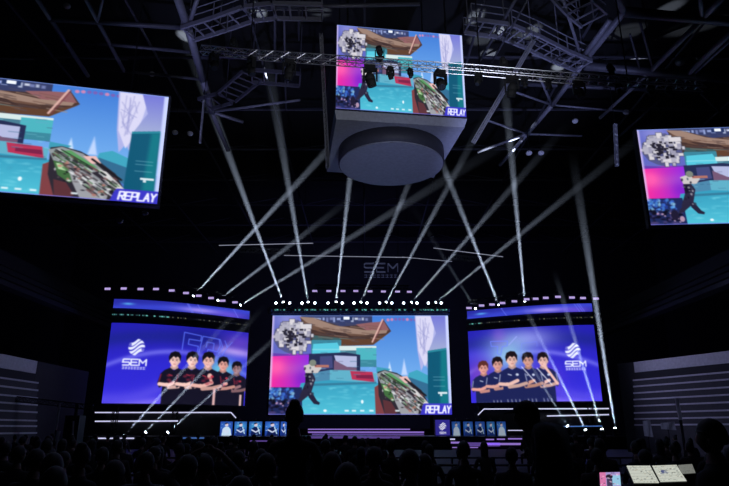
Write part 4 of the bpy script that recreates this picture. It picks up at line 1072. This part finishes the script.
# ================================================================== FRONT DESK WITH SCREENS
dk = empty('control_desk', (1.75, 3.15, 0), 'dark technical desk at the lower right carrying lit screens', 'desk')
MB().box((.2, .1, 1.06), (2.4, .7, .05)).build('desk_top', MATTE, dk)
for sx in (-.95, 1.35): MB().box((sx, .1, .51), (.05, .6, 1.02)).build('leg', MATTE, dk)
def score_pic(seed):
    p = Pic(90, 70, 0, 0, 45, 35, (196, 200, 188)); r = random.Random(seed)
    for i in range(90):
        x, y = r.uniform(1, 43), r.uniform(1, 33); p.rect(x, y, x + r.uniform(.5, 3.5), y + r.uniform(.5, 1.6), r.choice([(90, 96, 92), (225, 228, 214), (130, 136, 124), (60, 64, 66), (170, 150, 120)]), .7)
    for y in range(4, 34, 6): p.line([(1, y), (44, y)], .5, (120, 124, 116), .6)
    if seed == 2: p.ell(15, 14, 5, 3.4, (64, 74, 120), .9); p.ell(17, 15, 2, 1.2, (190, 196, 188)); p.line([(8, 18), (22, 16)], 1, (64, 74, 120))
    return p.a
def phone_pic():
    p = Pic(60, 60, 0, 0, 30, 30, (150, 150, 200)); r = random.Random(9)
    p.rect(0, 0, 30, 30, (168, 150, 206)); p.rect(0, 0, 9, 30, (214, 120, 170)); p.rect(18, 6, 30, 24, (150, 200, 226)); p.ell(14, 8, 5, 4, (40, 34, 50)); p.rect(10, 12, 18, 28, (70, 60, 90))
    for i in range(30): p.rect(*(lambda x, y: (x, y, x + 2.4, y + 1.6))(r.uniform(0, 27), r.uniform(0, 28)), r.choice([(230, 215, 235), (90, 70, 110), (240, 160, 190)]), .7)
    return p.a
def desk_screen(name, label, cat, tlp, trp, blp, Ytop, Ybot, img, z_desk):
    a, b, c = at(*tlp, Ytop), at(*trp, Ytop), at(*blp, Ybot)
    o = empty(name, ((a.x + b.x) / 2, Ybot, c.z), label, cat)
    O = o.location.copy(); up = a - c; rt = b - a
    me = pic_mesh('display', img, lambda u, v: tuple(c + up * (1 - v) + rt * u - O), 1.0); d = bpy.data.objects.new('display', me); C.objects.link(d); d.parent = o
    n = rt.cross(up).normalized(); k = MB(); e = .012
    q = [c - up * .03 - rt * .03, c - up * .03 + rt * 1.03, c + up * 1.03 + rt * 1.03, c + up * 1.03 - rt * .03]
    k.add([v - n * .003 - O for v in q] + [v - n * .022 - O for v in q], [(0, 1, 2, 3), (7, 6, 5, 4)] + [(i, 4 + i, 4 + (i + 1) % 4, (i + 1) % 4) for i in range(4)]); k.build('casing', MATTE, o)
    s = MB(); m = c + up * .5 + rt * .5 - n * .02 - O; s.bar(m, (m.x, m.y + .05, z_desk - O.z + .01), .03); s.box((m.x, m.y + .05, z_desk - O.z + .008), (.14, .12, .014)); s.build('stand', MATTE, o)
    return o
desk_screen('monitor', 'left one of two white-lit screens on the lower right desk', 'screen', (626.5, 465.6), (650, 465.6), (634, 483), 3.25, 3.05, score_pic(1), 1.085)
desk_screen('monitor', 'right one of two white-lit screens on the lower right desk, blue mark', 'screen', (652, 465.6), (676.5, 464.8), (660.5, 482), 3.25, 3.05, score_pic(2), 1.085)
desk_screen('monitor', 'dim narrow screen at the right end of the lit desk screens', 'screen', (678, 465), (692, 464), (681, 474), 3.3, 3.18, score_pic(5) * .6, 1.085)
desk_screen('tablet_computer', 'small pinkish lit tablet left of the white desk screens', 'screen', (599.5, 472.5), (619.8, 472), (600.5, 489), 3.0, 2.96, phone_pic(), 1.085)

# bits at the left: crane, pole lamp; at the right: pale banners and pillar
def pole(label, x0, y0, x1, y1, Y, r=.05, m=PALE):
    a, b = at(x0, y0, Y), at(x1, y1, Y); o = empty('light_pole', (b.x, Y, 0), label, 'pole'); O = Vector((b.x, Y, 0))
    MB().tube(a - O, b - O, r, 8).build('tube', m, o); MB().tube(b - O, (0, 0, .04), r * .8, 8).build('stand', BLACK, o)
    f = MB()
    for k in range(3): f.bar((0, 0, .3), (.45 * math.cos(k * 2.1), .45 * math.sin(k * 2.1), .02), .03)
    f.build('tripod_foot', BLACK, o)
pole('slanting pale upright pole beside the left stand', 60, 403, 56, 430, 30, .045)
pole('lower pale upright tube under the slanting pole', 59, 431, 56, 452, 26, .06)
pole('short pale upright tube left of the left stage wing', 73.5, 421, 72.5, 437, 34, .05)
pole('pale-edged upright post in front of the right stand', 676.5, 398, 680.5, 420, 32, .09)
cr = empty('camera_crane', at(74, 430, 40) * 1, 'dark camera crane frame beside the left stage wing', 'camera crane'); cr.location = (at(74, 430, 40).x, 40, 0)
MB().box((0, 0, 1.2), (.9, .9, 2.4)).build('counterweight_cabinet', BLACK, cr); MB().truss((1.0, 0, 2.9), (-4.4, -1, 3.5), .3, .35, .03).build('boom', BLACK, cr); MB().tube((0, 0, 2.3), (0, 0, 3.1), .12).build('pivot', BLACK, cr)
for x0, y0, x1, y1, lb in ((643, 421, 653, 436, 'pale blue cloth banner held up left of the pale-edged post'), (661, 423, 676, 429, 'small pale banner lying aslant below the right stand')):
    a, b = at(x0, y0, 28), at(x1, y1, 28); o = empty('cloth_banner', ((a.x + b.x) / 2, 28, 0), lb, 'banner')
    mb = MB(); n = 6
    vs = []; fs = []
    for i in range(n + 1):
        for j in range(3): vs.append(((a.x + (b.x - a.x) * i / n) - o.location.x, .06 * math.sin(i * 1.3 + j), a.z + (b.z - a.z) * j / 2 - .05 * i / n * (j - 1)))
    for i in range(n):
        for j in range(2): fs.append((i * 3 + j, i * 3 + j + 1, i * 3 + j + 4, i * 3 + j + 3))
    mb.add(vs, fs); c = mb.build('cloth', PALE, o); sm = c.modifiers.new('t', 'SOLIDIFY'); sm.thickness = .015
    MB().tube((0, .08, 0), (0, .08, a.z + .02), .02).build('pole', BLACK, o)

# ================================================================== LIGHT
def area(loc, aim, e, size, col):  # added area fill, no fixture of the hall
    L = bpy.data.lights.new('wash', 'AREA'); L.energy = e; L.size = size; L.color = col
    o = bpy.data.objects.new('added_fill_area', L); C.objects.link(o); o.location = loc
    o.rotation_mode = 'QUATERNION'; o.rotation_quaternion = (Vector(loc) - Vector(aim)).to_track_quat('Z', 'Y'); return o
def spot(loc, aim, e, size, col, blend=.8):  # added spot fill that brightens dark parts, not a hall fixture
    L = bpy.data.lights.new('fill_spot', 'SPOT'); L.energy = e; L.spot_size = math.radians(size); L.spot_blend = blend; L.color = col; L.shadow_soft_size = .4
    o = bpy.data.objects.new('added_fill_spot', L); C.objects.link(o); o.location = loc
    o.rotation_mode = 'QUATERNION'; o.rotation_quaternion = (Vector(loc) - Vector(aim)).to_track_quat('Z', 'Y'); return o
spot((10, 20, 3), (11, 38, 25), 17000, 40, (.42, .48, 1.))         # added fill on the roof right of the cube
spot((-10, 20, 3), (-9, 36, 25), 10000, 38, (.44, .47, 1.))        # added fill on the roof left of the cube
spot((2, 22, 2), (2.5, 34, 16), 1700, 36, (.34, .42, 1.))         # added fill for the cube underside
spot((4, 12, 10), (2, 24, 19), 3000, 70, (.8, .85, 1.))            # added fill brightening the front truss
spot((6, 45, 9), (24, 36, 5), 2600, 60, (.55, .55, 1.)); spot((-8, 42, 9), (-22, 39, 5), 750, 60, (.55, .6, 1.))  # added fills for the tier edges of both stands

area((0, 70, 14), (0, 95, 16), 1100, 20, (.32, .34, 1.))          # added blue fill to lift the wall behind the stage
spot((7, 18, 7), (13.5, 28, 2), 500, 22, (.5, .55, 1.))  # added fill to brighten the banners on the right
area((0, 14, 13), (0, 12, 0), 110, 14, (.5, .55, 1.))            # added faint fill over the crowd, no fixture there
w = bpy.data.worlds.new('world'); bpy.context.scene.world = w; w.use_nodes = True
w.node_tree.nodes['Background'].inputs['Color'].default_value = (.25, .28, .6, 1); w.node_tree.nodes['Background'].inputs['Strength'].default_value = .0

# ================================================================== CAMERA
cam = bpy.data.cameras.new('camera'); co = bpy.data.objects.new('camera', cam); C.objects.link(co)
cam.sensor_width = 36.; cam.lens = 36. * F / 729.; co.location = (0, 0, HC); co.rotation_euler = (math.pi / 2 + PITCH, 0, 0); cam.clip_end = 300
sc = bpy.context.scene; sc.camera = co
sc.view_settings.view_transform = 'Standard'; sc.view_settings.look = 'None'; sc.view_settings.exposure = 0; sc.view_settings.gamma = 1; sc.view_settings.use_curve_mapping = False
cy = sc.cycles; cy.max_bounces = 3; cy.diffuse_bounces = 2; cy.glossy_bounces = 2; cy.volume_bounces = 0; cy.transmission_bounces = 1; cy.caustics_reflective = False; cy.caustics_refractive = False
cy.use_denoising = True; cy.sample_clamp_indirect = 3.
